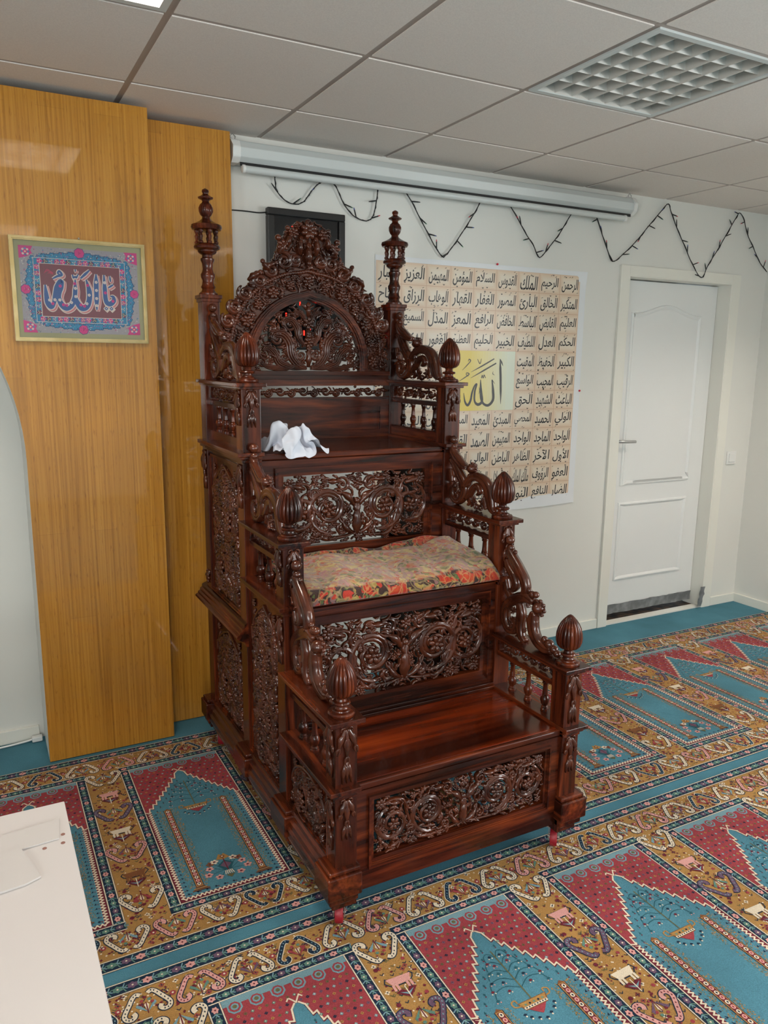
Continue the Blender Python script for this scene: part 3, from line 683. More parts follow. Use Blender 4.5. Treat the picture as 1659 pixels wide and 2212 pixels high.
# ================================================================== carved rosewood pulpit
class Carve:
    """relief carving built from tapered ribbons in a (u,v,w) frame"""
    def __init__(s, T, seed=1, cell=0.004): s.mb = MB(); s.T = T; s.r = random.Random(seed); s.occ = set(); s.cell = cell
    def mark(s, u, v, r):
        c = s.cell; k = int(r/c)+1; i0, j0 = int(u/c), int(v/c)
        for i in range(-k, k+1):
            for j in range(-k, k+1):
                if i*i+j*j <= k*k: s.occ.add((i0+i, j0+j))
    def free(s, u, v, r=0):
        c = s.cell; i0, j0 = int(u/c), int(v/c); k = int(r/c)
        return all((i0+i, j0+j) not in s.occ for i in (-k, 0, k) for j in (-k, 0, k))
    def ribbon(s, pts, hw, dep, seg=8, ribs=0, w=0.0, mark=True):
        P = np.asarray(pts, float)
        if P.shape[1] == 2: P = np.hstack([P, np.full((len(P), 1), w)])
        n = len(P); hw = np.broadcast_to(np.asarray(hw, float), (n,)); dep = np.broadcast_to(np.asarray(dep, float), (n,))
        Tn = np.gradient(P[:, :2], axis=0); Tn /= np.linalg.norm(Tn, axis=1)[:, None]+1e-9
        Nn = np.stack([-Tn[:, 1], Tn[:, 0]], 1); th = np.linspace(0, 2*PI, seg, endpoint=False)
        ca, sa = np.cos(th), np.sin(th)
        if ribs: sa = sa*(0.72+0.28*np.cos(ribs*ca*PI))
        u = P[:, 0:1]+Nn[:, 0:1]*hw[:, None]*ca; v = P[:, 1:2]+Nn[:, 1:2]*hw[:, None]*ca; z = P[:, 2:3]+dep[:, None]*sa
        V = s.T(u.ravel(), v.ravel(), z.ravel())
        F = [(i*seg+j, i*seg+(j+1) % seg, (i+1)*seg+(j+1) % seg, (i+1)*seg+j) for i in range(n-1) for j in range(seg)]
        F.append(tuple(range(seg))[::-1]); F.append(tuple((n-1)*seg+j for j in range(seg)))
        s.mb.add(V, F)
        if mark:
            for k in range(0, n): s.mark(P[k, 0], P[k, 1], hw[k])
    def ball(s, u, v, r, w=0.0, d=None):
        s.ribbon([(u-r*math.cos(a), v) for a in np.linspace(0.01, PI-.01, 7)], [r*math.sin(a) for a in np.linspace(0.01, PI-.01, 7)], [(d or r)*math.sin(a) for a in np.linspace(0.01, PI-.01, 7)], 10, w=w)
    def spiral(s, cu, cv, r, a0, turns, sgn, hw, dep, w=0.0, centre='flower'):
        n = int(14*turns)+6; t = np.linspace(0, 1, n); rr = r*(1-0.80*t**0.85); a = a0+sgn*2*PI*turns*t
        s.ribbon(np.stack([cu+rr*np.cos(a), cv+rr*np.sin(a)], 1), hw*(1-0.55*t)*np.minimum(1, 0.35+t*6), dep*(1-0.35*t), 14 if hw > .0052 else 8, 2 if hw > .0052 else 0, w=w)
        if centre == 'flower': s.flower(cu, cv, r*0.33, w+dep*0.3)
        elif centre == 'ball': s.ball(cu, cv, r*0.24, w)
    def flower(s, cu, cv, r, w=0.0, n=6):
        a0 = s.r.random()*2
        for k in range(n):
            a = a0+2*PI*k/n; t = np.linspace(0.12, 1, 6)
            s.ribbon([(cu+r*q*math.cos(a), cv+r*q*math.sin(a), w+0.25*r*math.sin(q*2.6)) for q in t], r*0.30*np.sin(t*2.6)+0.0004, r*0.22, 6)
        s.ball(cu, cv, r*0.28, w+r*0.25)
    def leaf(s, u, v, ang, ln, curl, wid, dep, w=0.0, lobes=3, seg=12):
        """acanthus leaf: ribbed blade with side lobes"""
        n = 14; t = np.linspace(0, 1, n); a = ang+curl*t**1.6; du = ln/n
        P = np.stack([u+np.cumsum(np.cos(a))*du, v+np.cumsum(np.sin(a))*du], 1)
        hw = wid*np.sin(PI*np.clip(0.08+0.9*t, 0, 1)**0.8)*(0.85+0.15*np.cos(2*PI*lobes*t))+0.0006
        wz = w+dep*0.5*np.sin(PI*t)
        s.ribbon(np.hstack([P, wz[:, None]]), hw, dep*(0.5+0.5*np.sin(PI*t)), seg, ribs=3)
        for k in range(lobes):
            i = int((0.22+0.5*k/max(1, lobes-1))*n) if lobes > 1 else n//2
            for sg in (-1, 1):
                l2 = ln*(0.36-0.06*k); aa = a[i]+sg*0.75; tt = np.linspace(0, 1, 7)
                q = np.stack([P[i, 0]+np.cos(aa-sg*0.7*tt)*l2*tt, P[i, 1]+np.sin(aa-sg*0.7*tt)*l2*tt], 1)
                s.ribbon(q, wid*0.42*np.sin(PI*(0.1+0.85*tt))+0.0005, dep*0.75*(1-0.5*tt), 8, w=wz[i])
    def acanthus(s, path, wid, dep, side, w=0.0):
        """long feathered leaf: parallel ribs along a path with curling lobes on one side"""
        P = crom(path, 6); n = len(P); Tn = np.gradient(P, axis=0); Tn /= np.linalg.norm(Tn, axis=1)[:, None]+1e-9; Nn = np.stack([-Tn[:, 1], Tn[:, 0]], 1)*side
        q = np.linspace(0, 1, n); env = wid*(.30+.75*np.sin(PI*np.clip(q*.92+.04, 0, 1)))
        for o in (-.62, -.2, .22, .62):
            s.ribbon(P+Nn*(env*o)[:, None], env*.25+.0006, dep*(1.0-.35*abs(o)), 8, w=w+dep*(.35-.5*abs(o)))
        for i in range(int(n*.14), int(n*.93), 3):
            a = math.atan2(Tn[i, 1], Tn[i, 0]); l = env[i]*1.55
            s.comma(P[i, 0]+Nn[i, 0]*env[i]*.55, P[i, 1]+Nn[i, 1]*env[i]*.55, a+side*.85, l, -side*1.3, env[i]*.30, dep*.8, w, False)
            s.comma(P[i, 0]+Nn[i, 0]*env[i]*.5, P[i, 1]+Nn[i, 1]*env[i]*.5, a+side*.45, l*.9, -side*1.1, env[i]*.24, dep*.9, w+.002, False)
    def comma(s, u, v, ang, ln, curl, wid, dep, w=0.0, ball=True):
        n = 9; t = np.linspace(0, 1, n); a = ang+curl*t**1.4; du = ln/n
        P = np.stack([u+np.cumsum(np.cos(a))*du, v+np.cumsum(np.sin(a))*du], 1)
        s.ribbon(P, wid*(1-0.6*t)*np.minimum(1, 0.4+3*t), dep*(1-0.4*t), 7, w=w)
        if ball: s.ball(P[-1, 0], P[-1, 1], wid*0.75, w)
    def fill(s, inside, box, tries, size, dep, swirl=(), w=0.0, gap=0.0, flowers=0.12):
        u0, u1, v0, v1 = box
        for _ in range(tries):
            u, v = s.r.uniform(u0, u1), s.r.uniform(v0, v1)
            if not inside(u, v) or not s.free(u, v, gap): continue
            if swirl:
                c = min(swirl, key=lambda q: (q[0]-u)**2+(q[1]-v)**2); ang = math.atan2(v-c[1], u-c[0])+(PI/2 if c[2] > 0 else -PI/2)+s.r.uniform(-.4, .4)
            else: ang = s.r.uniform(0, 2*PI)
            ln = size*s.r.uniform(.7, 1.5)
            if not inside(u+ln*.8*math.cos(ang), v+ln*.8*math.sin(ang)): ang += PI
            if not inside(u+ln*.7*math.cos(ang), v+ln*.7*math.sin(ang)): ln *= .45
            if s.r.random() < flowers: s.flower(u, v, size*.42, w)
            elif s.r.random() < .3: s.leaf(u, v, ang, ln, s.r.uniform(-1, 1), size*.17, dep, w, 2, 10)
            else: s.comma(u, v, ang, ln, s.r.choice([-1, 1])*s.r.uniform(.6, 2.2), size*.17, dep, w)
    def build(s, name, parent, mat='carved'): return s.mb.build(name, M[mat], parent, smooth=True)

XC = 0.996
XL, XI = 0.572, 0.637                    # outer and inner face of the left posts (mirrored on the right)
def mx(x, sd): return x if sd < 0 else 2*XC-x
PU = thing('pulpit', 'tall dark carved wooden stepped pulpit on red castors', 'pulpit', (XC, -0.98, 0))
TIERS = [dict(y=-1.620, seat=0.440, led=0.450, cap=0.6475, nb=3), dict(y=-1.250, seat=0.850, led=0.852, cap=1.0475, nb=3), dict(y=-0.885, seat=1.262, led=1.272, cap=1.500, nb=4)]
PW = XI-XL
BACKY = -0.447                            # front face of the back posts
def boxm(mb, sd, x0, x1, y0, y1, z0, z1):
    a, b = sorted((mx(x0, sd), mx(x1, sd))); mb.box(a, b, y0, y1, z0, z1)
def Tfront(y): return lambda u, v, w: np.stack([u, y-w, v], 1)
def Tside(x, sd): return lambda u, v, w: np.stack([x+sd*w, -u, v], 1)       # u = -y, outwards = sd*x

# ---- posts with carved drops
def drop(T, c, z, h, seed, tulip=True):
    k = Carve(T, seed)
    for a, l in ((-PI/2, .62), (-PI/2-.55, .45), (-PI/2+.55, .45)): k.leaf(c, z-.004, a, h*l, (a+PI/2)*-.9, .0085, .007, .002, 2)
    k.comma(c-.004, z-.004, PI*.92, .020, 2.2, .004, .006, .002); k.comma(c+.004, z-.004, PI*.08, .020, -2.2, .004, .006, .002)
    if tulip:
        for a in (-.3, 0, .3): k.ribbon([(c+a*.006, z-h*.62), (c+a*.03, z-h*.78), (c+a*.045, z-h)], [.004, .0075, .0015], [.004, .006, .003], 8, w=.002)
    return k
for sd in (-1, 1):
    for i, t in enumerate(TIERS):
        m = MB(); boxm(m, sd, XL, XI, t['y'], t['y']+PW, 0.085, t['cap']-0.012)
        p = m.build('post', M['wood_z'], PU, bevel=0.002)
        cx = mx((XL+XI)/2, sd); yc = -(t['y']+PW/2)
        drop(Tfront(t['y']), cx, t['cap']-.020, .125 if i else .165, 3+i).build('carved_drop', p)
        drop(Tside(mx(XL, sd), sd), yc, t['cap']-.020, .12 if i else .15, 13+i).build('carved_drop', p)
        if i == 0: drop(Tfront(t['y']), cx, t['led']-.030, .125, 23).build('carved_drop', p)
        drop(Tside(mx(XL, sd), sd), yc, t['led']-.040, .15, 33+i).build('carved_drop', p)
    m = MB(); boxm(m, sd, XL, XI, BACKY, BACKY+PW, 0.085, 1.800); boxm(m, sd, XL-.008, XI+.008, BACKY-.008, BACKY+PW+.008, 1.792, 1.806); boxm(m, sd, XL-.004, XI+.004, BACKY-.004, BACKY+PW+.004, 1.780, 1.793)
    p = m.build('post', M['wood_z'], PU, bevel=0.002)
    drop(Tside(mx(XL, sd), sd), -(BACKY+PW/2), 1.235, .15, 41).build('carved_drop', p)
    drop(Tside(mx(XL, sd), sd), -(BACKY+PW/2), .76, .075, 42, False).build('carved_drop', p)
    # turned lantern finial
    fx, fy = mx((XL+XI)/2, sd), BACKY+PW/2; fz = lambda z: 1.806+(z-1.806)*1.025
    m = MB(); pr = [(.034, 1.806), (.034, 1.812), (.026, 1.818), (.022, 1.826), (.027, 1.834), (.022, 1.842), (.020, 1.855), (.0255, 1.868), (.026, 1.878), (.021, 1.886), (.0185, 1.897), (.020, 1.915), (.025, 1.926), (.025, 1.932), (.019, 1.936), (.019, 1.944), (.030, 1.950), (.034, 1.955), (.034, 1.960), (.046, 1.966), (.048, 1.972), (.044, 1.979), (.036, 1.983)]
    m.lathe([(r, fz(z)) for r, z in pr], (fx, fy, 0), 28); f = m.build('finial', M['wood_z'], PU, smooth='auto')
    m = MB(); pr = [(.038, 2.026), (.052, 2.030), (.056, 2.038), (.054, 2.046), (.040, 2.052), (.024, 2.060), (.015, 2.068), (.014, 2.074), (.020, 2.080, .5), (.0255, 2.092, 1), (.026, 2.104, 1), (.020, 2.116, .5), (.014, 2.121), (.012, 2.126), (.014, 2.130), (.026, 2.135), (.0275, 2.139), (.018, 2.144), (.010, 2.150), (.010, 2.153), (.013, 2.158), (.012, 2.164), (.004, 2.169)]
    m.lathe([(q[0], fz(q[1]))+tuple(q[2:]) for q in pr], (fx, fy, 0), 48, flutes=14, depth=.16); m.build('finial_top', M['wood_z'], f, smooth='auto')
    for k in range(7):
        a = 2*PI*(k+.3)/7; m = MB(); m.lathe([(r, fz(z)) for r, z in ((.008, 1.982), (.008, 1.988), (.0045, 1.991), (.0062, 2.001), (.0075, 2.006), (.0045, 2.014), (.0062, 2.018), (.008, 2.022), (.008, 2.028))], (fx+.036*math.cos(a), fy+.036*math.sin(a), 0), 10)
        m.build('colonnette', M['wood_z'], f, smooth='auto')

# ---- base moulding, blocks and castors
for sd in (-1, 1):
    m = MB(); prof = [(0.0, .088), (.004, .088), (.006, .118), (.020, .126), (.023, .138), (.023, .158), (.017, .168), (.015, .184), (.008, .194), (.006, .206), (0.0, .213), (-.020, .213), (-.020, .088)]
    sx_ = mx(XL, sd)
    T = lambda u, v, w: np.stack([sx_+sd*u, w, v], 1)
    m.prism(T, [prof], TIERS[0]['y']+.01, BACKY+PW+.03)
    bm_ = m.build('base_moulding', M['wood_y'], PU, bevel=0.001)
    for y0, y1 in ((-1.645, -1.545), (-1.315, -1.185), (-.925, -.80), (-.43, -.345)):
        m = MB(); boxm(m, sd, XL-.032, XI+.006 if y0 < -1.6 else XL, y0, y1, .132, .200); boxm(m, sd, XL-.025, XI+.004 if y0 < -1.6 else XL, y0+.008, y1-.008, .200, .214); boxm(m, sd, XL-.022, XI if y0 < -1.6 else XL, y0+.012, y1-.012, .108, .132); boxm(m, sd, XL-.010, XI-.004 if y0 < -1.6 else XL, y0+.024, y1-.024, .085, .108)
        m.build('plinth_block', M['wood_y'], PU, bevel=0.004)
def swivel(mb, cx, cy_, a):                # castors stand turned at odd angles
    ca, sa = math.cos(a), math.sin(a)
    for V in mb.v:
        x, y = V[:, 0]-cx, V[:, 1]-cy_; V[:, 0] = cx+x*ca-y*sa; V[:, 1] = cy_+x*sa+y*ca
    return mb
for sd in (-1, 1):
    for y in (-1.572, -.41):
        cx = mx(.606, sd); an = -.50 if sd < 0 else -.74; m = MB(); m.box(cx-.024, cx+.024, y-.022, y+.030, .080, .087)
        for q in (-.0165, .0145): m.box(cx+q, cx+q+.002, y-.014, y+.014, .028, .082)
        m.lathe([(.004, -.019), (.004, .019)], (cx, y, .0365), 10, axis=0)
        ca = swivel(m, cx, y, an).build('castor', M['steel'], PU)
        m = MB(); m.lathe([(.016, -.0115), (.029, -.0115), (.0305, -.009), (.031, 0), (.0305, .009), (.029, .0115), (.016, .0115)], (cx, y, .0365), 28, axis=0); swivel(m, cx, y, an).build('wheel', M['red_wheel'], ca, smooth='auto')

# ---- ledges, arm caps, friezes, balusters, knobs, scroll brackets
def baluster(x, y, z0, z1, parent, rs=1.0):
    h = z1-z0; pr = [(.0135, 0), (.0135, .05), (.010, .08), (.012, .11), (.0085, .15), (.0125, .22), (.0155, .32), (.0145, .40), (.010, .46), (.0105, .475), (.0115, .485), (.0095, .50), (.0085, .62), (.0075, .82), (.0095, .85), (.0115, .87), (.0085, .90), (.0125, .94), (.0125, 1)]
    m = MB(); m.lathe([(r*rs, z0+h*q) for r, q in pr], (x, y, 0), 16); return m.build('baluster', M['wood_z'], parent, smooth='auto')
def knob(x, y, z):
    pr = [(.0355, 0), (.037, .003), (.037, .007), (.034, .011), (.0255, .0135), (.0245, .0165), (.0185, .019), (.0158, .0235), (.0160, .0285), (.0225, .030), (.0250, .034), (.0225, .038), (.0150, .040), (.0132, .0455), (.0150, .050), (.0195, .0515), (.029, .055, 1), (.0365, .063, 1), (.0405, .075, 1), (.0415, .088, 1), (.0402, .103, 1), (.0362, .119, 1), (.0298, .133, 1), (.0215, .145, 1), (.013, .154, .6), (.008, .159, 0), (.003, .162, 0)]
    m = MB(); m.lathe([(q[0], z+q[1])+tuple(q[2:]) for q in pr], (x, y, 0), 100, flutes=20, depth=.12); return m.build('fluted_knob', M['wood_z'], PU, smooth='auto')
def bracket(x, ypost, zc, h, dp, seed, low, su=1.0):
    """scroll bracket between a knob and the post behind it; u runs forward from the post, v up from the arm"""
    T = lambda u, v, w: np.stack([x+w, ypost-u*su, zc+v], 1)
    k = Carve(T, seed); lin = np.interp
    def rib(path, hw, dep, ribs=3):
        P = crom(path, 6); q = np.linspace(0, 1, len(P)); k.ribbon(P, lin(q, np.linspace(0, 1, len(hw)), hw), dep, 14, ribs=ribs)
    if low:
        k.ball(.018, .332, .017); k.ball(.024, .306, .013); k.ball(.050, .296, .008)
        rib([(.020, .300), (.038, .278), (.072, .248), (.104, .215), (.116, .185), (.106, .160)], [.010, .014, .017, .018, .014, .006], .020)
        rib([(.008, .262), (.022, .236), (.048, .212), (.062, .186), (.050, .164), (.030, .160)], [.007, .012, .016, .015, .010, .005], .018)
        rib([(.006, .205), (.010, .176), (.022, .150), (.040, .136)], [.006, .012, .012, .006], .016)
        rib([(.160, .150), (.120, .156), (.078, .140), (.036, .118), (.012, .085), (.014, .045), (.038, .018), (.070, .026), (.078, .052), (.058, .066)], [.010, .019, .022, .020, .017, .016, .015, .013, .010, .005], .020)
        rib([(.088, .128), (.098, .092), (.094, .050), (.106, .016), (.128, .004)], [.010, .018, .017, .013, .006], .019)
        rib([(.168, .118), (.160, .086), (.168, .050), (.196, .022), (.236, .012), (.262, .020)], [.012, .022, .022, .018, .014, .007], .021)
        k.flower(.182, .136, .030, 0, 8); k.ball(.184, .137, .021, 0, .024); k.ball(.150, .174, .013); k.ball(.168, .178, .012); k.ball(.132, .184, .010)
        for a, b, r in ((.246, .034, .017), (.270, .024, .015), (.222, .042, .012), (.286, .014, .013), (.256, .012, .011)): k.ball(a, b, r)
        k.flower(.046, .046, .020, .006, 6); k.flower(.046, .046, .020, -.006, 6); k.leaf(.014, .15, -1.2, .05, .9, .011, .014, 0, 2); k.leaf(.128, .100, -1.4, .06, .4, .012, .014, 0, 2)
        sw = ((.05, .05, 1), (.06, .2, -1)); lim = lambda u, v: 0.003 < u < .14 and .004 < v < .28 and v < .29-u*1.25 and not (.055 < u < .105 and .15 < v < .2)
    else:
        k.ball(.015, h-.004, .016); k.ball(.018, h-.030, .013)
        rib([(.014, h-.030), (.022, h-.055), (.048, h-.075), (.080, h-.092), (.112, h-.100)], [.009, .015, .019, .016, .008], .020)
        rib([(.010, h-.075), (.030, h-.092), (.066, .115), (.094, .088), (.100, .054), (.080, .024), (.050, .014), (.024, .030), (.026, .062), (.048, .072)], [.008, .015, .020, .020, .019, .016, .014, .011, .009, .004], .020)
        rib([(.006, .130), (.012, .100), (.020, .082)], [.006, .011, .005], .016)
        k.flower(.140, .146, .024, 0, 8); k.ball(.142, .147, .017, 0, .022)
        for sg in (-.5, 0, .5): k.leaf(.112, .142, sg, .050, -sg*.8, .012, .017, 0, 1)
        rib([(.104, .070), (.130, .104), (.168, .120), (.212, .116), (.246, .094), (.262, .060), (.276, .026), (.296, .010)], [.008, .014, .017, .020, .024, .024, .018, .008], .021)
        rib([(.112, .030), (.136, .050), (.162, .082), (.186, .088), (.200, .070), (.186, .056)], [.006, .011, .013, .011, .008, .004], .017)
        k.flower(.150, .026, .022, 0, 6); k.flower(.206, .026, .020, 0, 6); k.leaf(.236, .008, 2.0, .06, -.5, .014, .015, 0, 2); k.leaf(.120, .006, 1.0, .05, .6, .012, .014, 0, 2); k.ball(.178, .012, .012); k.ball(.128, .118, .010)
        k.flower(.052, .044, .018, .006, 6); k.flower(.052, .044, .018, -.006, 6)
        sw = ((.055, .05, 1), (.19, .05, -1)); lim = lambda u, v: 0.003 < u < .25 and .004 < v < h*.8 and (v < h*.9-u*1.3 or v < .035 or (u < .25 and v < .10 and not (.15 < u < .215 and .035 < v)))
    for sg in (-1, 1): k.fill(lim, (0, .26, 0, h*.9), 110, .028, .011, sw, w=sg*.007, gap=.002, flowers=.1)
    return k.build('scroll_bracket', PU)
for sd in (-1, 1):
    xm = mx((XL+XI)/2, sd)
    for i, t in enumerate(TIERS):
        yf = t['y']; yb = TIERS[i+1]['y'] if i < 2 else BACKY
        zl, zc = t['led'], t['cap']
        m = MB(); boxm(m, sd, XL-.022, XI+.004, yf-.020, yb+.002, zl-.012, zl+.001); boxm(m, sd, XL-.012, XI, yf-.010, yb, zl-.022, zl-.012); boxm(m, sd, XL-.004, XI, yf-.003, yb, zl-.034, zl-.022)
        if i == 2: boxm(m, sd, XL-.016, XI, yb, BACKY+PW+.012, zl-.014, zl); boxm(m, sd, XL-.008, XI, yb, BACKY+PW+.006, zl-.026, zl-.012)
        m.build('ledge', M['wood_y'], PU, bevel=0.002)
        m = MB(); boxm(m, sd, XL-.022, XI+.016, yf-.018, yb+.002, zc-.013, zc); boxm(m, sd, XL-.010, XI+.006, yf-.008, yb, zc-.021, zc-.012)
        if i == 2: boxm(m, sd, XL-.014, XL, yb, BACKY+PW+.012, zc-.013, zc); boxm(m, sd, XL-.006, XL, yb, BACKY+PW, zc-.021, zc-.012)
        m.build('arm_cap', M['wood_y'], PU, bevel=0.002)
        fz1, fz0 = zc-.024, zc-.068 if i < 2 else zc-.076
        y0, y1 = yf+PW, yb
        m = MB(); boxm(m, sd, XL+.016, XI-.012, y0, y1, fz0-.018, fz0); boxm(m, sd, XL+.016, XI-.012, y0, y1, fz1-.004, zc-.018); boxm(m, sd, XL+.016, XI-.012, y0, y0+.012, fz0, fz1); boxm(m, sd, XL+.016, XI-.012, y1-.012, y1, fz0, fz1)
        fr = m.build('arm_rail', M['wood_y'], PU, bevel=0.0015)
        k = Carve(Tside(xm, sd), 50+i); ln = y1-y0; cz = (fz0+fz1)/2
        nn = 6
        for j in range(nn):
            u = -y1+ln*(j+.5)/nn; k.spiral(u, cz, .018, (PI if j % 2 else 0), 1.2, 1 if j % 2 else -1, .0055, .010, 0, 'flower')
        k.fill(lambda u, v: -y1+.01 < u < -y0-.01 and fz0+.003 < v < fz1-.003, (-y1, -y0, fz0, fz1), 160, .020, .009, flowers=.1)
        k.build('arm_frieze', fr)
        zb0 = zl+.001
        if i == 2:
            m = MB(); boxm(m, sd, XL+.014, XI-.010, y0, y1, zl, zl+.040); m.build('bottom_rail', M['wood_y'], PU, bevel=0.0015); zb0 = zl+.040
        for j in range(t['nb']):
            baluster(xm, y0+ln*(j+.75)/(t['nb']+.5), zb0, fz0-.018, PU, 1.0 if i < 2 else .86)
        knob(xm, yf+PW/2, zc)
        bracket(xm, yb, zc, (.325, .245, .262)[i], .285, 60+i, i == 0, (1, 1, 1.17)[i])

# ---- seats
for i, t in enumerate(TIERS):
    yb = TIERS[i+1]['y'] if i < 2 else BACKY
    m = MB(); m.box(XI, 2*XC-XI, t['y']+.026, yb+.03, t['seat']-.022, t['seat'])
    e = MB(); e.box(XI, 2*XC-XI, t['y']+.010, t['y']+.026, t['seat']-.020, t['seat']); e.box(XI, 2*XC-XI, t['y']+.020, t['y']+.05, t['seat']-.034, t['seat']-.020)
    e.build('seat_edge', M['wood_x'], PU, bevel=0.004)
    if i == 0: m.box(XI-.012, XI, t['y']+PW, yb, t['seat']-.022, t['seat']); m.box(2*XC-XI, 2*XC-XI+.012, t['y']+PW, yb, t['seat']-.022, t['seat'])
    m.build('seat', M['wood_seat' if i == 0 else 'wood_x'], PU, bevel=0.001)

# ---- pierced riser panels in moulded frames
def frame_panel(name, T, x0, x1, z0, z1, fx0, fx1, fz0, fz1, ox0, ox1, oz0, oz1, wmat):
    """flat board x0..x1 z0..z1 with opening ox/oz and a raised moulding fx/fz"""
    m = MB(); m.prism(T, [[(x0, z0), (x1, z0), (x1, z1), (x0, z1)], [(ox0, oz0), (ox0, oz1), (ox1, oz1), (ox1, oz0)]], -.022, 0)
    def rg(a, b, c, d, e, w0, w1):
        m.prism(T, [[(a, c), (b, c), (b, d), (a, d)], [(a+e, c+e), (a+e, d-e), (b-e, d-e), (b-e, c+e)]], w0, w1)
    rg(fx0, fx1, fz0, fz1, .006, -.001, .010); rg(fx0+.006, fx1-.006, fz0+.006, fz1-.006, .004, -.001, .006); rg(fx0+.010, fx1-.010, fz0+.010, fz1-.010, .004, -.001, .003); rg(ox0-.004, ox1+.004, oz0-.004, oz1+.004, .004, -.001, .002)
    return m.build(name, M[wmat], PU, bevel=0.0012)
def scroll_panel(T, x0, x1, z0, z1, seed, dep=.0115, tries=700, w=-.008, gap=.006):
    k = Carve(T, seed); a, h = (x1-x0)/2, z1-z0; c = (x0+x1)/2; cz = (z0+z1)/2
    k.leaf(c, z0+.04*h, PI/2, h*.52, 0, h*.085, dep*1.2, w, 3)
    for sg in (-1, 1):
        k.leaf(c+sg*.02*h, z0+.50*h, PI/2-sg*.55, h*.42, -sg*.9, h*.055, dep, w, 2)
        k.leaf(c+sg*.02*h, z0+.10*h, PI/2-sg*1.1, h*.36, sg*1.0, h*.05, dep, w, 2)
    k.ball(c, z0+.60*h, h*.05, w+.004); k.flower(c, z0+.86*h, h*.085, w+.003); k.flower(c, z0+.12*h, h*.06, w+.003)
    sw = []
    for sg in (-1, 1):
        c1 = (c+sg*a*.40, cz+.00*h); c2 = (c+sg*a*.79, cz-.02*h)
        k.spiral(c1[0], c1[1], h*.37, PI/2+sg*PI*.9, 1.75, sg*1, h*.050, dep*1.1, w)
        k.spiral(c1[0], c1[1], h*.25, PI/2-sg*PI*.3, 1.0, sg*1, h*.036, dep*.9, w, None)
        k.spiral(c2[0], c2[1], h*.33, PI/2-sg*PI*.1, 1.7, -sg*1, h*.048, dep*1.1, w)
        sw += [(c1[0], c1[1], sg), (c2[0], c2[1], -sg)]
        P = crom([(c+sg*.03*h, z0+.12*h), (c+sg*a*.22, z0+.07*h), (c+sg*a*.5, z0+.10*h), (c+sg*a*.62, cz), (c+sg*a*.68, z0+.84*h), (c+sg*a*.86, z0+.90*h)], 7)
        k.ribbon(P, np.interp(np.linspace(0, 1, len(P)), [0, .4, 1], [.4, 1, .5])*h*.040, dep*.8, 8, w=w-.003)
        k.flower(c+sg*a*.93, z0+.88*h, h*.095, w+.003, 8); k.flower(c+sg*a*.60, z0+.10*h, h*.075, w+.003); k.flower(c+sg*a*.58, z0+.88*h, h*.06, w+.003); k.flower(c+sg*a*.94, z0+.10*h, h*.07, w+.003)
        for j in range(12):
            an = 2*PI*j/12+.3; k.comma(c1[0]+h*.41*math.cos(an), c1[1]+h*.41*math.sin(an), an+sg*1.0, h*.18, sg*1.7, h*.032, dep*.8, w)
        for j in range(11):
            an = 2*PI*j/11; k.comma(c2[0]+h*.37*math.cos(an), c2[1]+h*.37*math.sin(an), an-sg*1.0, h*.17, -sg*1.7, h*.032, dep*.8, w)
        for du, dv, r_, d_ in ((.20, .84, .11, 1), (.60, .74, .10, -1), (.60, .27, .11, 1), (.20, .20, .09, -1), (.96, .50, .09, 1)):
            k.spiral(c+sg*a*du, z0+dv*h, h*r_, PI/2-sg*.5, 1.5, sg*d_, h*.028, dep*.9, w, 'ball')
        k.leaf(c+sg*a*.70, z0+.80*h, PI/2-sg*1.2, h*.30, -sg*.3, h*.045, dep, w, 2)
        k.leaf(c+sg*a*.22, z0+.90*h, PI/2-sg*1.6, h*.28, sg*.2, h*.045, dep, w, 2)
    ins = lambda u, v: x0+.003 < u < x1-.003 and z0+.003 < v < z1-.003
    k.fill(ins, (x0, x1, z0, z1), tries*5, h*.13, dep*.95, sw, w-.001, gap, .10)
    return k
def clip_box(k, axis_vals):
    """keep carving inside its opening"""
    for V in k.mb.v:
        for ax, lo, hi in axis_vals: np.clip(V[:, ax], lo, hi, out=V[:, ax])
# front apron
T = Tfront(TIERS[0]['y']+.012)
f = frame_panel('front_panel', T, XI, 2*XC-XI, .112, .418, .676, 1.316, .176, .398, .694, 1.298, .202, .382, 'wood_x')
k = scroll_panel(T, .696, 1.296, .204, .380, 5, .012, 420, -.008, .0028); clip_box(k, [(0, .690, 1.302), (2, .199, .385)]); k.build('pierced_carving', f)
# riser behind the lowest seat
T = Tfront(TIERS[1]['y']+.010)
f = frame_panel('riser_panel', T, XI, 2*XC-XI, .430, .828, .662, 1.330, .478, .802, .694, 1.298, .512, .772, 'wood_x')
k = scroll_panel(T, .697, 1.295, .515, .769, 6, .0135, 520, -.006, .0022); clip_box(k, [(0, .690, 1.302), (2, .508, .776)]); k.build('pierced_carving', f)
m = MB(); m.box(XI, 2*XC-XI, TIERS[1]['y']-.012, TIERS[1]['y']+.010, .440, .452); m.box(XI, 2*XC-XI, TIERS[1]['y']-.005, TIERS[1]['y']+.010, .452, .462); m.build('riser_moulding', M['wood_x'], PU, bevel=0.002)
# riser behind the middle seat
T = Tfront(TIERS[2]['y']+.010)
f = frame_panel('riser_panel', T, XI, 2*XC-XI, .846, 1.240, .684, 1.308, .905, 1.214, .716, 1.276, .930, 1.184, 'wood_x')
k = scroll_panel(T, .719, 1.273, .933, 1.181, 7, .0135, 430, -.006, .0026); clip_box(k, [(0, .712, 1.280), (2, .926, 1.188)]); k.build('pierced_carving', f)
m = MB(); m.box(XI, 2*XC-XI, TIERS[2]['y']-.010, TIERS[2]['y']+.010, .851, .862); m.build('riser_moulding', M['wood_x'], PU, bevel=0.002)

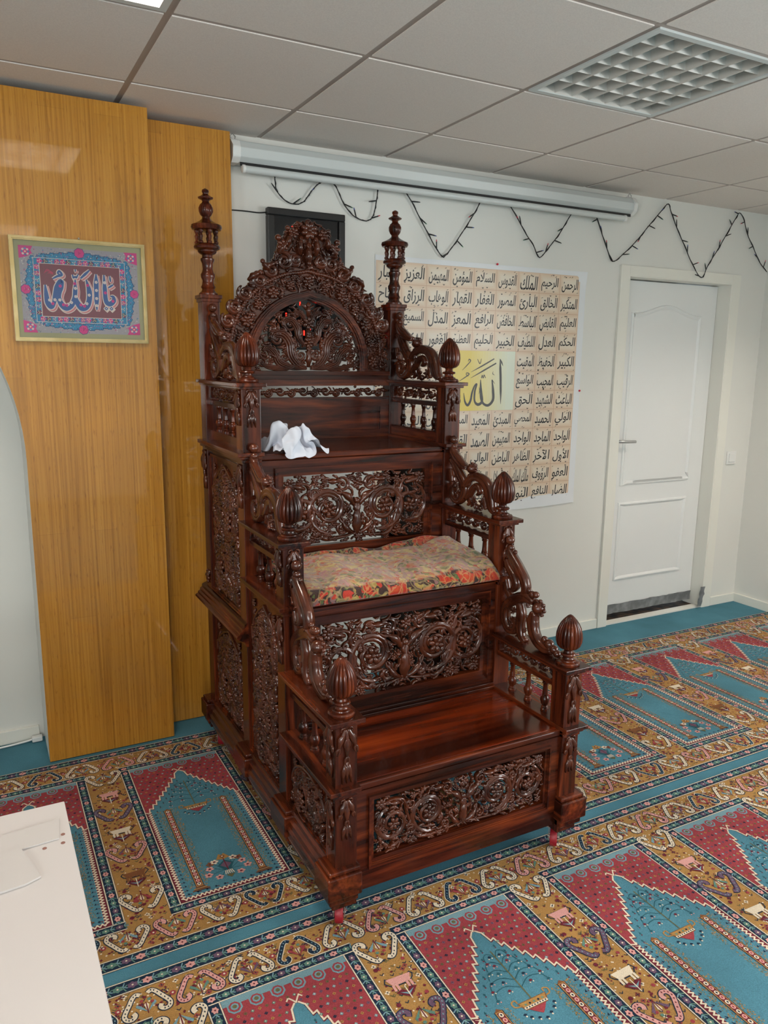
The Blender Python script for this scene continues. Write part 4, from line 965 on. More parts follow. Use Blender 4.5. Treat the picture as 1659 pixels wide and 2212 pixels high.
# ---- side panels with pointed arches over dense carving
def side_panel(name, sd, y0, y1, z0, z1, spring, seed, rounded=False):
    xf = mx(XL+.014, sd); T = Tside(xf, sd); u0, u1 = -y1, -y0; c = (u0+u1)/2; a = (u1-u0)/2-.030; zb = z0+.022; zt = z1-.030
    half = [(1, 0), (1, .30), (.86, .36), (.84, .46), (.70, .60), (.42, .80), (.16, .93), (0, 1)] if not rounded else [(1, 0), (.98, .25), (.86, .55), (.62, .80), (.30, .95), (0, 1)]
    R = crom([(c+a*x, spring+(zt-spring)*y) for x, y in half], 4); Lf = np.stack([2*c-R[::-1, 0], R[::-1, 1]], 1)
    hole = [(c+a, zb)] + [tuple(p) for p in R] + [tuple(p) for p in Lf[1:]] + [(c-a, zb)]
    m = MB(); m.prism(T, [[(u0, z0), (u1, z0), (u1, z1), (u0, z1)], hole], -.014, 0)
    for q in ((u0, u0+.010, z0, z1), (u1-.010, u1, z0, z1), (u0, u1, z1-.010, z1)):
        m.prism(T, [[(q[0], q[2]), (q[1], q[2]), (q[1], q[3]), (q[0], q[3])]], 0, .008)
    for e, d in ((.006, .014), (.014, .010), (.022, .005)): m.prism(T, [[(u0, z0), (u1, z0), (u1, z0+e), (u0, z0+e)]], 0, d)
    f = m.build(name, M['wood_z'], PU, bevel=0.001)
    k = Carve(T, seed)
    pts = np.array(hole[1:-1]); k.ribbon(pts, .0055, .008, 8, w=.001)                  # moulding round the arch
    for sg in (-1, 1): k.flower(c+sg*a*.80, z1-.045, .014, .002); k.leaf(c+sg*a*.78, z1-.062, -PI/2, .03, 0, .007, .006, 0, 1)
    H_ = np.array(hole)
    def ins(u, v):
        if v < zb+.003 or v > zt: return False
        return abs(u-c) < np.interp(v, [zb, spring]+[p[1] for p in R[1:]], [a, a]+[p[0]-c for p in R[1:]])-.006
    sw = []; n = max(1, int((zt-zb)/(a*1.15)))
    k.flower(c, spring+(zt-spring)*.35, .020, .001, 7)
    for j in range(n):
        v = zb+(spring-zb+.03)*(j+.5)/n; sg = 1 if j % 2 else -1
        k.spiral(c+sg*a*.35, v, a*.56, PI/2+sg*2.6, 1.6, sg, .0080, .016, .000); sw.append((c+sg*a*.35, v, sg))
        k.spiral(c-sg*a*.62, v+.01, a*.28, PI/2, 1.3, -sg, .0065, .015, -.001, 'ball'); sw.append((c-sg*a*.62, v, -sg))
    k.fill(ins, (c-a, c+a, zb, zt), int(3600*(2*a)*(zt-zb)/.06), .042, .016, sw, -.004, .0, .07)
    k.build('carved_relief', f)
    m = MB(); m.prism(T, [[(u0+.004, z0), (u1-.004, z0), (u1-.004, z1), (u0+.004, z1)]], -.020, -.0145); m.build('back_board', M['backing'], f)
    return f
for sd in (-1, 1):
    t1, t2, t3 = TIERS
    side_panel('side_panel', sd, t1['y']+PW, t2['y'], .213, t1['led']-.033, .300, 71, True)
    side_panel('side_panel', sd, t2['y']+PW, t3['y'], .213, t2['led']-.033, .640, 72)
    side_panel('side_panel', sd, t3['y']+PW, BACKY, .213, .600, .450, 73)
    side_panel('side_panel', sd, t3['y']+PW, BACKY, .690, 1.225, 1.06, 74)
    m = MB(); boxm(m, sd, XL+.010, XL+.030, t3['y']+PW, BACKY, 1.222, t3['led']-.014); m.build('top_rail', M['wood_y'], PU)
    prof = [(-.014, .600), (.003, .600), (.008, .616), (.022, .624), (.034, .631), (.037, .636), (.034, .642), (.026, .646), (.025, .653), (.017, .657), (.016, .666), (.009, .670), (.008, .680), (.002, .684), (-.014, .690)]
    sx_ = mx(XL, sd); T = lambda u, v, w: np.stack([sx_+sd*u, w, v], 1)
    m = MB(); m.prism(T, [prof], t3['y']-.002, BACKY+PW+.05); m.build('middle_ledge', M['wood_y'], PU, bevel=0.001)

# ---- the high back
yb = BACKY+.016
m = MB(); T = Tfront(yb)
m.prism(T, [[(XI, 1.262), (2*XC-XI, 1.262), (2*XC-XI, 1.428), (XI, 1.428)]], -.02, 0)
for a, b, c, d in ((XI, 2*XC-XI, 1.262, 1.292), (XI, 2*XC-XI, 1.388, 1.428), (XI, XI+.04, 1.29, 1.39), (2*XC-XI-.04, 2*XC-XI, 1.29, 1.39)): m.prism(T, [[(a, c), (b, c), (b, d), (a, d)]], 0, .010)
m.build('back_board', M['wood_x'], PU, bevel=0.002)
m = MB()
for c, d, w in ((1.474, 1.500, .012), (1.500, 1.516, .006), (1.516, 1.532, .018)): m.prism(T, [[(XI, c), (2*XC-XI, c), (2*XC-XI, d), (XI, d)]], -.02, w)
m.build('back_rail', M['wood_x'], PU, bevel=0.003)
k = Carve(Tfront(yb-.002), 80); cz = 1.451
for j in range(14):
    u = XI+.02+(2*(XC-XI)-.04)*(j+.5)/14; sg = 1 if j % 2 else -1
    k.spiral(u, cz-sg*.002, .0185, PI*(j % 2), 1.3, sg, .0062, .010, -.003, 'ball'); k.leaf(u+.008, cz+sg*.012, sg*-.6, .036, sg*.9, .0085, .009, -.003, 3); k.leaf(u-.020, cz-sg*.010, sg*.5, .030, -sg*.9, .0075, .009, -.003, 2)
k.fill(lambda u, v: XI < u < 2*XC-XI and 1.431 < v < 1.472, (XI, 2*XC-XI, 1.43, 1.474), 300, .018, .007, (), -.004, .004, .1)
clip_box(k, [(2, 1.426, 1.476)]); k.build('back_frieze', PU)
# pointed arch: opening, frame, carved band and crest
XA = 0.993; AW, AZ0, AZ1 = .224, 1.532, 1.802
def parch(hw, z1, z0=1.563, n=16):
    h = z1-z0; c = (h*h-hw*hw)/(2*hw); R0 = hw+c; a = np.linspace(0, math.atan2(h, c), n)     # two arcs meeting in a point
    x = R0*np.cos(a)-c; z = z0+R0*np.sin(a)
    R = np.vstack([[(XA+hw, AZ0)], np.stack([XA+x, z], 1)]); R[-1, 0] = XA; R[-1, 1] = z1+.006
    return np.vstack([R, np.stack([2*XA-R[-2::-1, 0], R[-2::-1, 1]], 1)])
def hz(A, u):
    h_ = A[1:len(A)//2+1][::-1]; return np.interp(abs(u-XA), h_[:, 0]-XA, h_[:, 1])
A0, A1, A2 = parch(AW, AZ1), parch(AW+.038, AZ1+.034), parch(.318, 1.907, 1.60)
m = MB(); k = Carve(Tfront(yb), 81)
T = Tfront(yb)
def band(mb, a, b, w0, w1):
    mb.prism(T, [[tuple(p) for p in b]+[tuple(p) for p in a[::-1]]], w0, w1)
band(m, A0, A1, -.015, .012); band(m, parch(AW+.008, AZ1+.008), parch(AW+.030, AZ1+.027), .012, .019); band(m, parch(AW+.014, AZ1+.013), parch(AW+.024, AZ1+.021), .019, .023)
m.build('arch_frame', M['wood_x'], PU, bevel=0.0015)
# outline of the carved crest (half profile: offset from the centre line, height)
CR = [(.352, 1.60), (.356, 1.70), (.330, 1.752), (.308, 1.795), (.275, 1.836), (.232, 1.880), (.196, 1.916), (.158, 1.946), (.138, 1.985), (.128, 2.020), (.108, 2.050), (.082, 2.070), (.062, 2.090), (.030, 2.104), (0, 2.108)]
crw = lambda v: np.interp(v, [c[1] for c in CR], [c[0] for c in CR])
sil = [(XA+x-.012 if x > .012 else XA, z-.010) for x, z in CR]; sil = [(XA+.352, 1.532)]+sil; full = sil+[(2*XA-x, z) for x, z in sil[-2::-1]]
m = MB(); m.prism(T, [full+[tuple(p) for p in A1[::-1]]], -.016, -.002); cb = m.build('arched_crest', M['carved'], PU, bevel=0.002)
bl = Carve(T, 82)                                   # beaded rib
A2d = crom(A2[1:-1], 3); bl.ribbon(A2d, .0065, .012, 10, w=.002)
for p in A2d: bl.ball(p[0], p[1], .0085, .006, .010)
bl.build('beaded_rib', cb)
fl = Carve(T, 83); mid = parch(.286, 1.868, 1.575)
acc = np.concatenate([[0], np.cumsum(np.linalg.norm(np.diff(mid, axis=0), axis=1))]); nF = 13
for j in range(nF):
    d = acc[-1]*(j+.5)/nF; x, z = np.interp(d, acc, mid[:, 0]), np.interp(d, acc, mid[:, 1])
    fl.flower(x, z, .024 if j % 2 == 0 else .018, .006, 7)
inband = lambda u, v: v > 1.537 and (v > hz(A1, u)+.004 or abs(u-XA) > AW+.042) and abs(u-XA) < .348 and v < hz(A2, u)-.006 or (abs(u-XA) > .27 and 1.537 < v < 1.66 and abs(u-XA) < .350)
sw = [(mid[i, 0], mid[i, 1], 1 if i % 2 else -1) for i in range(0, len(mid), 3)]
fl.fill(inband, (XA-.35, XA+.35, 1.537, 1.90), 2600, .030, .011, sw, .002, 0, .06)
fl.fill(inband, (XA-.35, XA+.35, 1.537, 1.90), 3500, .016, .009, sw, .001, 0, .05)
fl.build('flower_band', cb)
cr = Carve(T, 84)
for sg in (-1, 1):
    for (du, z, r, s2) in ((.325, 1.718, .029, 1), (.298, 1.768, .028, 1), (.254, 1.820, .030, 1), (.198, 1.868, .028, 1), (.150, 1.908, .026, 1), (.098, 1.945, .034, -1), (.052, 1.952, .026, 1)):
        cr.spiral(XA+sg*du, z, r, PI/2-sg*.6, 1.7, -sg*s2, .0095, .018, .006, 'ball')
    for (du, z, a, l) in ((.245, 1.862, 2.3, .07), (.185, 1.905, 2.4, .07), (.120, 1.962, 1.9, .07), (.03, 1.965, 1.35, .075), (.085, 1.99, 1.6, .06), (.15, 1.90, .6, .06)):
        cr.leaf(XA+sg*du, z, a if sg > 0 else PI-a, l, sg*.7, .014, .018, .006, 3)
    cr.flower(XA+sg*.108, 2.000, .024, .014, 6); cr.flower(XA+sg*.062, 2.050, .022, .012, 6); cr.ball(XA+sg*.122, 2.028, .013, .010)
    cr.ball(XA+sg*.084, 2.066, .010, .010)
cr.leaf(XA, 1.930, PI/2, .085, 0, .018, .018, .008, 3); cr.flower(XA, 2.062, .034, .016, 8); cr.ball(XA, 1.942, .010, .016); cr.ball(XA, 2.094, .012, .010)
incr = lambda u, v: v < 2.10 and abs(u-XA) < crw(v)-.004 and (v > hz(A2, u)+.006 or (abs(u-XA) > .325 and v > 1.66))
cr.fill(incr, (XA-.36, XA+.36, 1.64, 2.11), 2400, .032, .013, [(XA+sg*d, z, sg) for sg in (-1, 1) for d, z in ((.32, 1.73), (.25, 1.84), (.16, 1.91), (.08, 2.0))], .003, 0, .06)
cr.fill(incr, (XA-.36, XA+.36, 1.64, 2.11), 4500, .017, .011, [(XA+sg*d, z, sg) for sg in (-1, 1) for d, z in ((.32, 1.73), (.25, 1.84), (.16, 1.91), (.08, 2.0))], .002, 0, .05)
cr.build('crest_carving', cb)
# pierced panel inside the arch
pk = Carve(Tfront(yb-.002), 85)
inar = lambda u, v: v > 1.536 and v < hz(A0, u)-.006
for sg in (-1, 1):
    g_ = lambda l: [(XA+sg*a, AZ0+b) for a, b in l]
    for path, w0 in (([(.012, .012), (.045, .025), (.072, .060), (.078, .105), (.105, .140), (.140, .138), (.148, .120)], .019), ([(.010, .010), (.070, .014), (.120, .030), (.140, .065), (.168, .088), (.190, .075)], .014), ([(.020, .030), (.095, .010), (.160, .014), (.200, .030)], .010), ([(.018, .10), (.040, .130), (.046, .165), (.070, .195), (.098, .190), (.104, .172)], .013), ([(.006, .18), (.020, .21), (.038, .225), (.060, .222)], .008)):
        pk.acanthus(g_(path), w0*1.15, .013, sg, -.002)
    for du, dz_, r, s2 in ((.073, .178, .028, 1), (.128, .122, .024, 1), (.178, .066, .026, 1), (.192, .030, .018, -1), (.10, .052, .020, -1), (.030, .060, .022, 1), (.148, .160, .016, -1)):
        pk.spiral(XA+sg*du, AZ0+dz_, r, PI/2-sg*.5, 1.5, -sg*s2, .0065, .012, -.003, 'ball')
    for du, dz_, a, l in ((.10, .135, .4, .05), (.15, .105, .1, .045), (.06, .075, 1.9, .05), (.13, .04, .9, .045), (.17, .05, .7, .04), (.04, .12, 2.0, .05), (.05, .215, .3, .035)):
        pk.leaf(XA+sg*du, AZ0+dz_, a if sg > 0 else PI-a, l, -sg*.9, .0095, .012, -.003, 3)
pk.flower(XA, AZ0+.185, .026, .002, 6); pk.leaf(XA, AZ0+.205, PI/2, .055, 0, .012, .012, 0, 2); pk.flower(XA, AZ0+.110, .022, .002, 6); pk.leaf(XA, AZ0+.17, -PI/2, .05, 0, .014, .012, 0, 2); pk.leaf(XA, AZ0+.008, PI/2, .09, 0, .014, .012, 0, 3); pk.ball(XA, AZ0+.135, .012, .004)
pk.fill(inar, (XA-AW, XA+AW, AZ0, AZ1), 1500, .036, .011, [(XA+sg*d, AZ0+z, -sg) for sg in (-1, 1) for d, z in ((.07, .178), (.13, .12), (.18, .066))], -.004, .0035, .10)
pk.build('pierced_arch', PU)

# ================================================================== things on the pulpit
# floral blanket folded on the middle seat
def blanket_mat():
    m = node_mat('floral velvet', 0.9, spec=0.2)
    tc = N(m, 'ShaderNodeTexCoord')
    wz = N(m, 'ShaderNodeTexNoise', Scale=9.0, Detail=3); L(m, tc, 'Object', wz, 'Vector')
    wm = N(m, 'ShaderNodeMix', data_type='RGBA', blend_type='LINEAR_LIGHT'); wm.inputs[0].default_value = 0.075; L(m, tc, 'Object', wm, 6); L(m, wz, 'Color', wm, 7)
    def vor(scale, feat='F1'):
        v = N(m, 'ShaderNodeTexVoronoi', Scale=scale, feature=feat); L(m, wm, 2, v, 'Vector'); return v
    v1 = vor(80.0); sc = N(m, 'ShaderNodeSeparateColor'); L(m, v1, 'Color', sc, 'Color')
    pal = ramp(m, [(0.0, (0.33, 0.20, 0.16)), (0.34, (0.46, 0.33, 0.14)), (0.47, (0.12, 0.14, 0.04)), (0.54, (0.42, 0.07, 0.03)), (0.62, (0.42, 0.21, 0.19)), (0.80, (0.50, 0.38, 0.16)), (0.93, (0.40, 0.13, 0.07))]); pal.color_ramp.interpolation = 'CONSTANT'
    L(m, sc, 'Red', pal, 'Fac')
    v2 = vor(22.0); fl = ramp(m, [(0.0, (1, 1, 1)), (0.34, (1, 1, 1)), (0.40, (0, 0, 0))]); L(m, v2, 'Distance', fl, 'Fac')
    sc2 = N(m, 'ShaderNodeSeparateColor'); L(m, v2, 'Color', sc2, 'Color')
    p2 = ramp(m, [(0.0, (0.48, 0.04, 0.012)), (0.3, (0.45, 0.14, 0.03)), (0.5, (0.07, 0.11, 0.03)), (0.7, (0.40, 0.15, 0.16)), (0.85, (0.50, 0.36, 0.08))]); p2.color_ramp.interpolation = 'CONSTANT'; L(m, sc2, 'Green', p2, 'Fac')
    # border of the cloth: dark brown ground with big red flowers
    sx = N(m, 'ShaderNodeSeparateXYZ'); L(m, tc, 'UV', sx, 'Vector')
    bd = ramp(m, [(0.66, (0, 0, 0)), (0.69, (1, 1, 1))]); L(m, sx, 'Y', bd, 'Fac')
    ground = N(m, 'ShaderNodeMix', data_type='RGBA'); L(m, bd, 'Color', ground, 0)
    pd = ramp(m, [(0.0, (0.045, 0.018, 0.012)), (0.42, (0.30, 0.20, 0.05)), (0.48, (0.035, 0.015, 0.012)), (0.66, (0.08, 0.10, 0.03)), (0.74, (0.20, 0.10, 0.09)), (0.82, (0.38, 0.03, 0.015))]); pd.color_ramp.interpolation = 'CONSTANT'; L(m, sc, 'Red', pd, 'Fac')
    v4 = N(m, 'ShaderNodeTexVoronoi', Scale=13.0); L(m, wm, 2, v4, 'Vector')
    big = ramp(m, [(0.0, (1, 1, 1)), (0.30, (1, 1, 1)), (0.36, (0, 0, 0))]); L(m, v4, 'Distance', big, 'Fac')
    petal = ramp(m, [(0.0, (0.16, 0.008, 0.004)), (0.10, (0.46, 0.05, 0.012)), (0.22, (0.34, 0.018, 0.008)), (0.34, (0.42, 0.07, 0.015))]); L(m, v4, 'Distance', petal, 'Fac')
    pdf = N(m, 'ShaderNodeMix', data_type='RGBA'); L(m, big, 'Color', pdf, 0); L(m, pd, 'Color', pdf, 6); L(m, petal, 'Color', pdf, 7)
    L(m, pal, 'Color', ground, 6); L(m, pdf, 2, ground, 7)
    mf = N(m, 'ShaderNodeMath', operation='MULTIPLY'); L(m, fl, 'Color', mf, 0); inv = N(m, 'ShaderNodeMath', operation='SUBTRACT'); inv.inputs[0].default_value = 0.62; L(m, bd, 'Color', inv, 1); L(m, inv, 0, mf, 1); mf.use_clamp = True
    mixf = N(m, 'ShaderNodeMix', data_type='RGBA'); L(m, mf, 0, mixf, 0); L(m, ground, 2, mixf, 6); L(m, p2, 'Color', mixf, 7)
    v3 = N(m, 'ShaderNodeTexVoronoi', Scale=34.0, feature='DISTANCE_TO_EDGE'); L(m, wm, 2, v3, 'Vector')
    ln = ramp(m, [(0.0, (1, 1, 1)), (0.05, (1, 1, 1)), (0.10, (0, 0, 0))]); L(m, v3, 'Distance', ln, 'Fac')
    m3 = N(m, 'ShaderNodeMath', operation='MULTIPLY'); L(m, ln, 'Color', m3, 0); m3.inputs[1].default_value = 0.4
    mx3 = N(m, 'ShaderNodeMix', data_type='RGBA'); L(m, m3, 0, mx3, 0); L(m, mixf, 2, mx3, 6); mx3.inputs[7].default_value = (0.44, 0.33, 0.13, 1)
    L(m, mx3, 2, bsdf(m), 'Base Color')
    nb = N(m, 'ShaderNodeTexNoise', Scale=260.0, Detail=2); L(m, tc, 'Object', nb, 'Vector'); bp = N(m, 'ShaderNodeBump', Strength=0.5, Distance=0.004); L(m, nb, 'Fac', bp, 'Height'); L(m, bp, 'Normal', bsdf(m), 'Normal')
    bsdf(m).inputs['Sheen Weight'].default_value = 0.3
    return m
M['blanket'] = blanket_mat()
def fold_sheet(x0, x1, prof, nx, seed, thick):
    """cloth swept along x over a (y,z) profile, softly wrinkled"""
    r = np.random.default_rng(seed); P = crom(prof, 10); n = len(P); xs = np.linspace(x0, x1, nx)
    ph = r.uniform(0, 6, 8); V = []; U = []
    for j in range(n):
        s = j/(n-1)
        for x in xs:
            q = (x-x0)/(x1-x0)
            wv = 0.006*math.sin(9*q+3*s+ph[0])+0.004*math.sin(17*q-5*s+ph[1])+0.003*math.sin(31*q+9*s+ph[2])
            rise = 0.020*max(0, q-.55)/.45*max(0, 1-s*1.6)
            V.append((x+0.004*math.sin(14*s+ph[3]), P[j, 0]+0.006*math.sin(6*q+ph[4])*(s > .1), max(P[j, 1]+wv*min(1, 5*(1-s), 6*s+.3)+rise, 0.8515 if P[j, 0] > -1.243 else 0)))
            U.append((q, s))
    V = np.array(V); F = [(j*nx+i, j*nx+i+1, (j+1)*nx+i+1, (j+1)*nx+i) for j in range(n-1) for i in range(nx-1)]
    return V, F, U
def cloth_obj(name, V, F, U, mat, parent=None, origin=None, thick=0.008):
    mb = MB(); mb.add(V, F); o = mb.build(name, mat, parent, smooth=True, origin=origin)
    uv = o.data.uv_layers.new(name='UVMap')
    for lp in o.data.loops: uv.data[lp.index].uv = U[lp.vertex_index]
    s = o.modifiers.new('thickness', 'SOLIDIFY'); s.thickness = thick; s.offset = 1.0
    return o
prof = [(-.932, .890), (-.940, .905), (-.98, .905), (-1.05, .899), (-1.13, .897), (-1.20, .894), (-1.240, .884), (-1.262, .868), (-1.266, .850), (-1.262, .842)]
V, F, U = fold_sheet(.650, 1.352, prof, 70, 5, .008)
bl_ = cloth_obj('blanket', V, F, U, M['blanket'], origin=(1.0, -1.08, .851))
tag(bl_, 'folded floral velvet blanket covering the middle seat of the pulpit', 'blanket')
prof = [(-.888, .853), (-.890, .896), (-.908, .914), (-.935, .902), (-1.0, .882), (-1.12, .878), (-1.21, .870), (-1.250, .860), (-1.256, .852)]
V, F, U = fold_sheet(.645, 1.348, prof, 60, 9, .006); U = [(a, .9) for a, b in U]
lo = cloth_obj('under_fold', V, F, U, M['blanket'], bl_, thick=.006)

# crumpled white cloth on the top seat: settled folds as a 22 x 22 grid of (x, y, z) steps
CLOTH = [
    71, 29, 0, 78, 11, 2, 92, 0, 21, 102, 13, 0, 118, 4, 27, 137, 4, 25, 155, 10, 33, 140, 12, 19, 150, 6, 21, 159, 10, 1, 174, 11, 13, 199, 19, 15, 189, 37, 110, 167, 34, 81, 169, 35, 109, 172, 40, 84, 179, 37, 110, 190, 31, 114, 209, 36, 134, 215, 37, 47, 221, 28, 28, 235, 10, 25,
    75, 17, 24, 86, 21, 36, 90, 8, 74, 98, 14, 44, 105, 25, 25, 128, 24, 15, 143, 17, 85, 149, 27, 50, 151, 22, 27, 164, 21, 14, 173, 24, 17, 196, 32, 2, 187, 48, 76, 158, 37, 62, 165, 48, 99, 173, 48, 125, 180, 52, 115, 189, 42, 166, 206, 45, 122, 213, 41, 73, 230, 36, 56, 246, 25, 21,
    69, 24, 32, 81, 17, 72, 96, 20, 75, 104, 7, 71, 105, 21, 80, 114, 21, 79, 127, 30, 71, 146, 30, 58, 154, 34, 6, 165, 26, 22, 177, 28, 50, 191, 44, 5, 185, 53, 48, 149, 50, 71, 163, 55, 139, 170, 55, 166, 180, 51, 171, 199, 54, 158, 200, 59, 70, 222, 55, 51, 235, 43, 8, 249, 37, 44,
    66, 29, 53, 80, 25, 99, 94, 16, 109, 105, 6, 115, 118, 6, 94, 115, 16, 145, 125, 30, 90, 133, 42, 89, 147, 45, 2, 163, 35, 40, 177, 39, 50, 184, 54, 5, 181, 64, 77, 146, 58, 112, 160, 43, 183, 168, 44, 200, 183, 53, 229, 184, 61, 124, 208, 67, 101, 220, 61, 26, 236, 57, 37, 251, 53, 8,
    65, 32, 78, 84, 32, 71, 98, 24, 98, 107, 14, 135, 121, 9, 141, 131, 15, 111, 127, 27, 153, 133, 40, 115, 144, 57, 68, 162, 49, 30, 171, 42, 15, 180, 62, 24, 177, 75, 105, 148, 58, 166, 157, 49, 227, 164, 56, 216, 179, 68, 215, 191, 78, 119, 208, 78, 49, 225, 77, 23, 242, 73, 28, 255, 69, 12,
    69, 47, 100, 76, 34, 140, 90, 34, 133, 101, 20, 162, 118, 16, 170, 133, 20, 153, 142, 30, 132, 132, 45, 171, 140, 62, 110, 155, 72, 33, 168, 57, 23, 176, 72, 0, 166, 87, 107, 148, 60, 184, 150, 58, 255, 162, 68, 252, 174, 82, 165, 198, 85, 82, 220, 87, 32, 233, 90, 25, 248, 88, 7, 254, 84, 3,
    73, 45, 73, 81, 55, 87, 82, 53, 135, 93, 41, 192, 109, 27, 217, 129, 28, 180, 143, 31, 179, 143, 43, 145, 128, 65, 151, 144, 82, 77, 163, 74, 37, 171, 86, 2, 159, 91, 133, 143, 68, 205, 154, 67, 204, 166, 90, 221, 195, 99, 115, 207, 99, 2, 229, 106, 23, 240, 105, 20, 246, 101, 4, 253, 100, 27,
    60, 29, 4, 73, 29, 36, 85, 39, 69, 95, 54, 81, 105, 56, 164, 112, 46, 231, 132, 44, 229, 140, 50, 184, 137, 59, 153, 130, 82, 84, 158, 92, 33, 163, 99, 19, 146, 91, 132, 145, 78, 223, 156, 90, 203, 175, 103, 111, 195, 114, 18, 220, 116, 13, 231, 118, 53, 232, 115, 15, 243, 120, 13, 250, 121, 39,
    47, 47, 27, 58, 43, 15, 72, 42, 6, 87, 43, 2, 101, 40, 7, 117, 44, 72, 112, 56, 129, 125, 65, 219, 139, 67, 179, 132, 78, 159, 141, 99, 34, 152, 108, 40, 144, 94, 183, 146, 94, 214, 163, 106, 107, 187, 118, 28, 206, 130, 9, 216, 127, 30, 222, 130, 39, 228, 137, 10, 235, 141, 50, 238, 142, 68,
    43, 62, 2, 52, 61, 8, 61, 58, 31, 71, 54, 21, 81, 57, 23, 99, 56, 35, 111, 61, 36, 125, 61, 60, 120, 76, 153, 136, 83, 178, 139, 96, 114, 139, 111, 71, 138, 103, 201, 154, 113, 110, 172, 124, 26, 185, 132, 34, 195, 137, 41, 201, 144, 18, 204, 155, 19, 207, 155, 71, 209, 152, 87, 214, 156, 140,
    43, 73, 5, 50, 65, 39, 62, 64, 20, 67, 64, 39, 80, 62, 41, 96, 67, 40, 106, 70, 2, 120, 66, 12, 122, 72, 52, 125, 85, 100, 133, 99, 161, 133, 106, 146, 141, 114, 95, 152, 123, 35, 158, 131, 20, 164, 140, 32, 170, 142, 71, 179, 137, 80, 190, 129, 63, 200, 129, 93, 206, 122, 130, 210, 129, 86,
    50, 82, 37, 59, 84, 59, 71, 84, 49, 81, 84, 2, 95, 91, 14, 103, 89, 75, 103, 71, 102, 107, 77, 149, 112, 82, 166, 113, 96, 175, 119, 105, 165, 124, 111, 124, 130, 118, 166, 140, 116, 171, 149, 112, 170, 160, 109, 170, 170, 108, 170, 180, 106, 173, 190, 99, 175, 199, 107, 180, 208, 109, 146, 214, 117, 115,
    53, 103, 37, 68, 104, 37, 75, 108, 64, 75, 89, 97, 76, 71, 122, 76, 69, 185, 79, 82, 221, 85, 92, 214, 95, 97, 219, 106, 99, 132, 106, 111, 86, 123, 117, 142, 129, 127, 57, 137, 128, 144, 148, 127, 202, 160, 123, 223, 172, 120, 226, 184, 118, 231, 195, 116, 225, 190, 117, 177, 199, 121, 140, 209, 124, 154,
    52, 120, 19, 52, 103, 57, 53, 79, 72, 51, 70, 129, 53, 85, 168, 58, 93, 196, 67, 95, 207, 82, 104, 177, 91, 97, 100, 96, 117, 30, 104, 118, 120, 125, 128, 182, 122, 136, 32, 134, 146, 5, 144, 138, 50, 154, 131, 125, 164, 132, 183, 175, 131, 237, 188, 132, 236, 193, 132, 190, 193, 135, 153, 203, 132, 154,
    37, 98, 2, 37, 78, 23, 33, 80, 98, 37, 91, 149, 43, 98, 185, 55, 101, 203, 68, 111, 152, 76, 106, 89, 88, 128, 30, 91, 133, 37, 106, 129, 153, 124, 136, 195, 117, 138, 93, 131, 161, 12, 144, 168, 5, 150, 164, 32, 157, 153, 91, 172, 139, 95, 183, 141, 126, 179, 153, 166, 192, 157, 187, 206, 158, 175,
    19, 86, 5, 26, 96, 53, 38, 95, 69, 43, 98, 106, 46, 104, 137, 51, 114, 130, 66, 116, 95, 75, 137, 46, 75, 143, 2, 93, 141, 2, 108, 141, 163, 128, 146, 225, 122, 147, 159, 117, 161, 16, 140, 183, 14, 153, 193, 6, 163, 186, 14, 168, 180, 27, 174, 175, 80, 184, 167, 34, 196, 170, 66, 206, 161, 65,
    15, 105, 5, 26, 106, 22, 33, 106, 43, 33, 110, 82, 39, 115, 80, 54, 123, 103, 62, 134, 59, 64, 151, 10, 72, 154, 21, 99, 148, 17, 100, 145, 189, 128, 159, 220, 136, 155, 185, 108, 163, 91, 129, 183, 2, 151, 200, 41, 163, 206, 31, 170, 204, 2, 184, 200, 12, 188, 199, 66, 196, 195, 22, 210, 187, 27,
    11, 120, 13, 20, 118, 6, 25, 121, 21, 32, 131, 58, 39, 133, 92, 52, 145, 87, 56, 150, 8, 59, 163, 57, 72, 167, 29, 100, 156, 14, 99, 157, 190, 129, 170, 208, 141, 169, 216, 124, 163, 107, 114, 187, 38, 139, 204, 44, 155, 212, 39, 168, 216, 17, 182, 214, 40, 192, 216, 2, 200, 222, 55, 214, 217, 43,
    5, 134, 8, 14, 135, 5, 24, 143, 6, 29, 148, 64, 41, 157, 124, 41, 153, 14, 56, 172, 24, 63, 173, 28, 75, 176, 66, 105, 166, 25, 96, 169, 188, 128, 179, 216, 136, 176, 190, 141, 166, 121, 115, 188, 109, 129, 202, 41, 149, 218, 25, 164, 218, 48, 177, 223, 28, 192, 229, 16, 206, 229, 10, 215, 236, 58,
    3, 153, 7, 10, 154, 34, 19, 164, 51, 28, 168, 92, 32, 165, 57, 45, 175, 3, 57, 185, 25, 61, 186, 52, 75, 183, 29, 107, 178, 36, 91, 181, 172, 122, 176, 172, 137, 177, 161, 146, 180, 127, 128, 180, 60, 113, 209, 49, 139, 218, 52, 157, 230, 11, 176, 232, 49, 188, 236, 12, 204, 239, 20, 219, 238, 21,
    0, 171, 12, 8, 174, 31, 18, 182, 88, 31, 184, 75, 33, 179, 30, 47, 193, 26, 55, 199, 11, 63, 200, 20, 76, 196, 9, 104, 191, 24, 90, 193, 142, 119, 186, 134, 134, 186, 141, 140, 181, 97, 140, 179, 30, 128, 207, 60, 126, 228, 15, 151, 237, 57, 169, 240, 26, 188, 244, 43, 203, 247, 4, 219, 245, 20,
    5, 192, 5, 21, 193, 28, 31, 200, 86, 40, 191, 53, 35, 198, 2, 47, 208, 4, 54, 215, 26, 63, 212, 5, 80, 208, 26, 104, 205, 40, 92, 196, 83, 118, 200, 131, 135, 197, 114, 141, 191, 90, 150, 185, 38, 142, 205, 65, 133, 229, 62, 140, 247, 4, 162, 255, 30, 183, 254, 5, 204, 254, 30, 220, 255, 2,
]
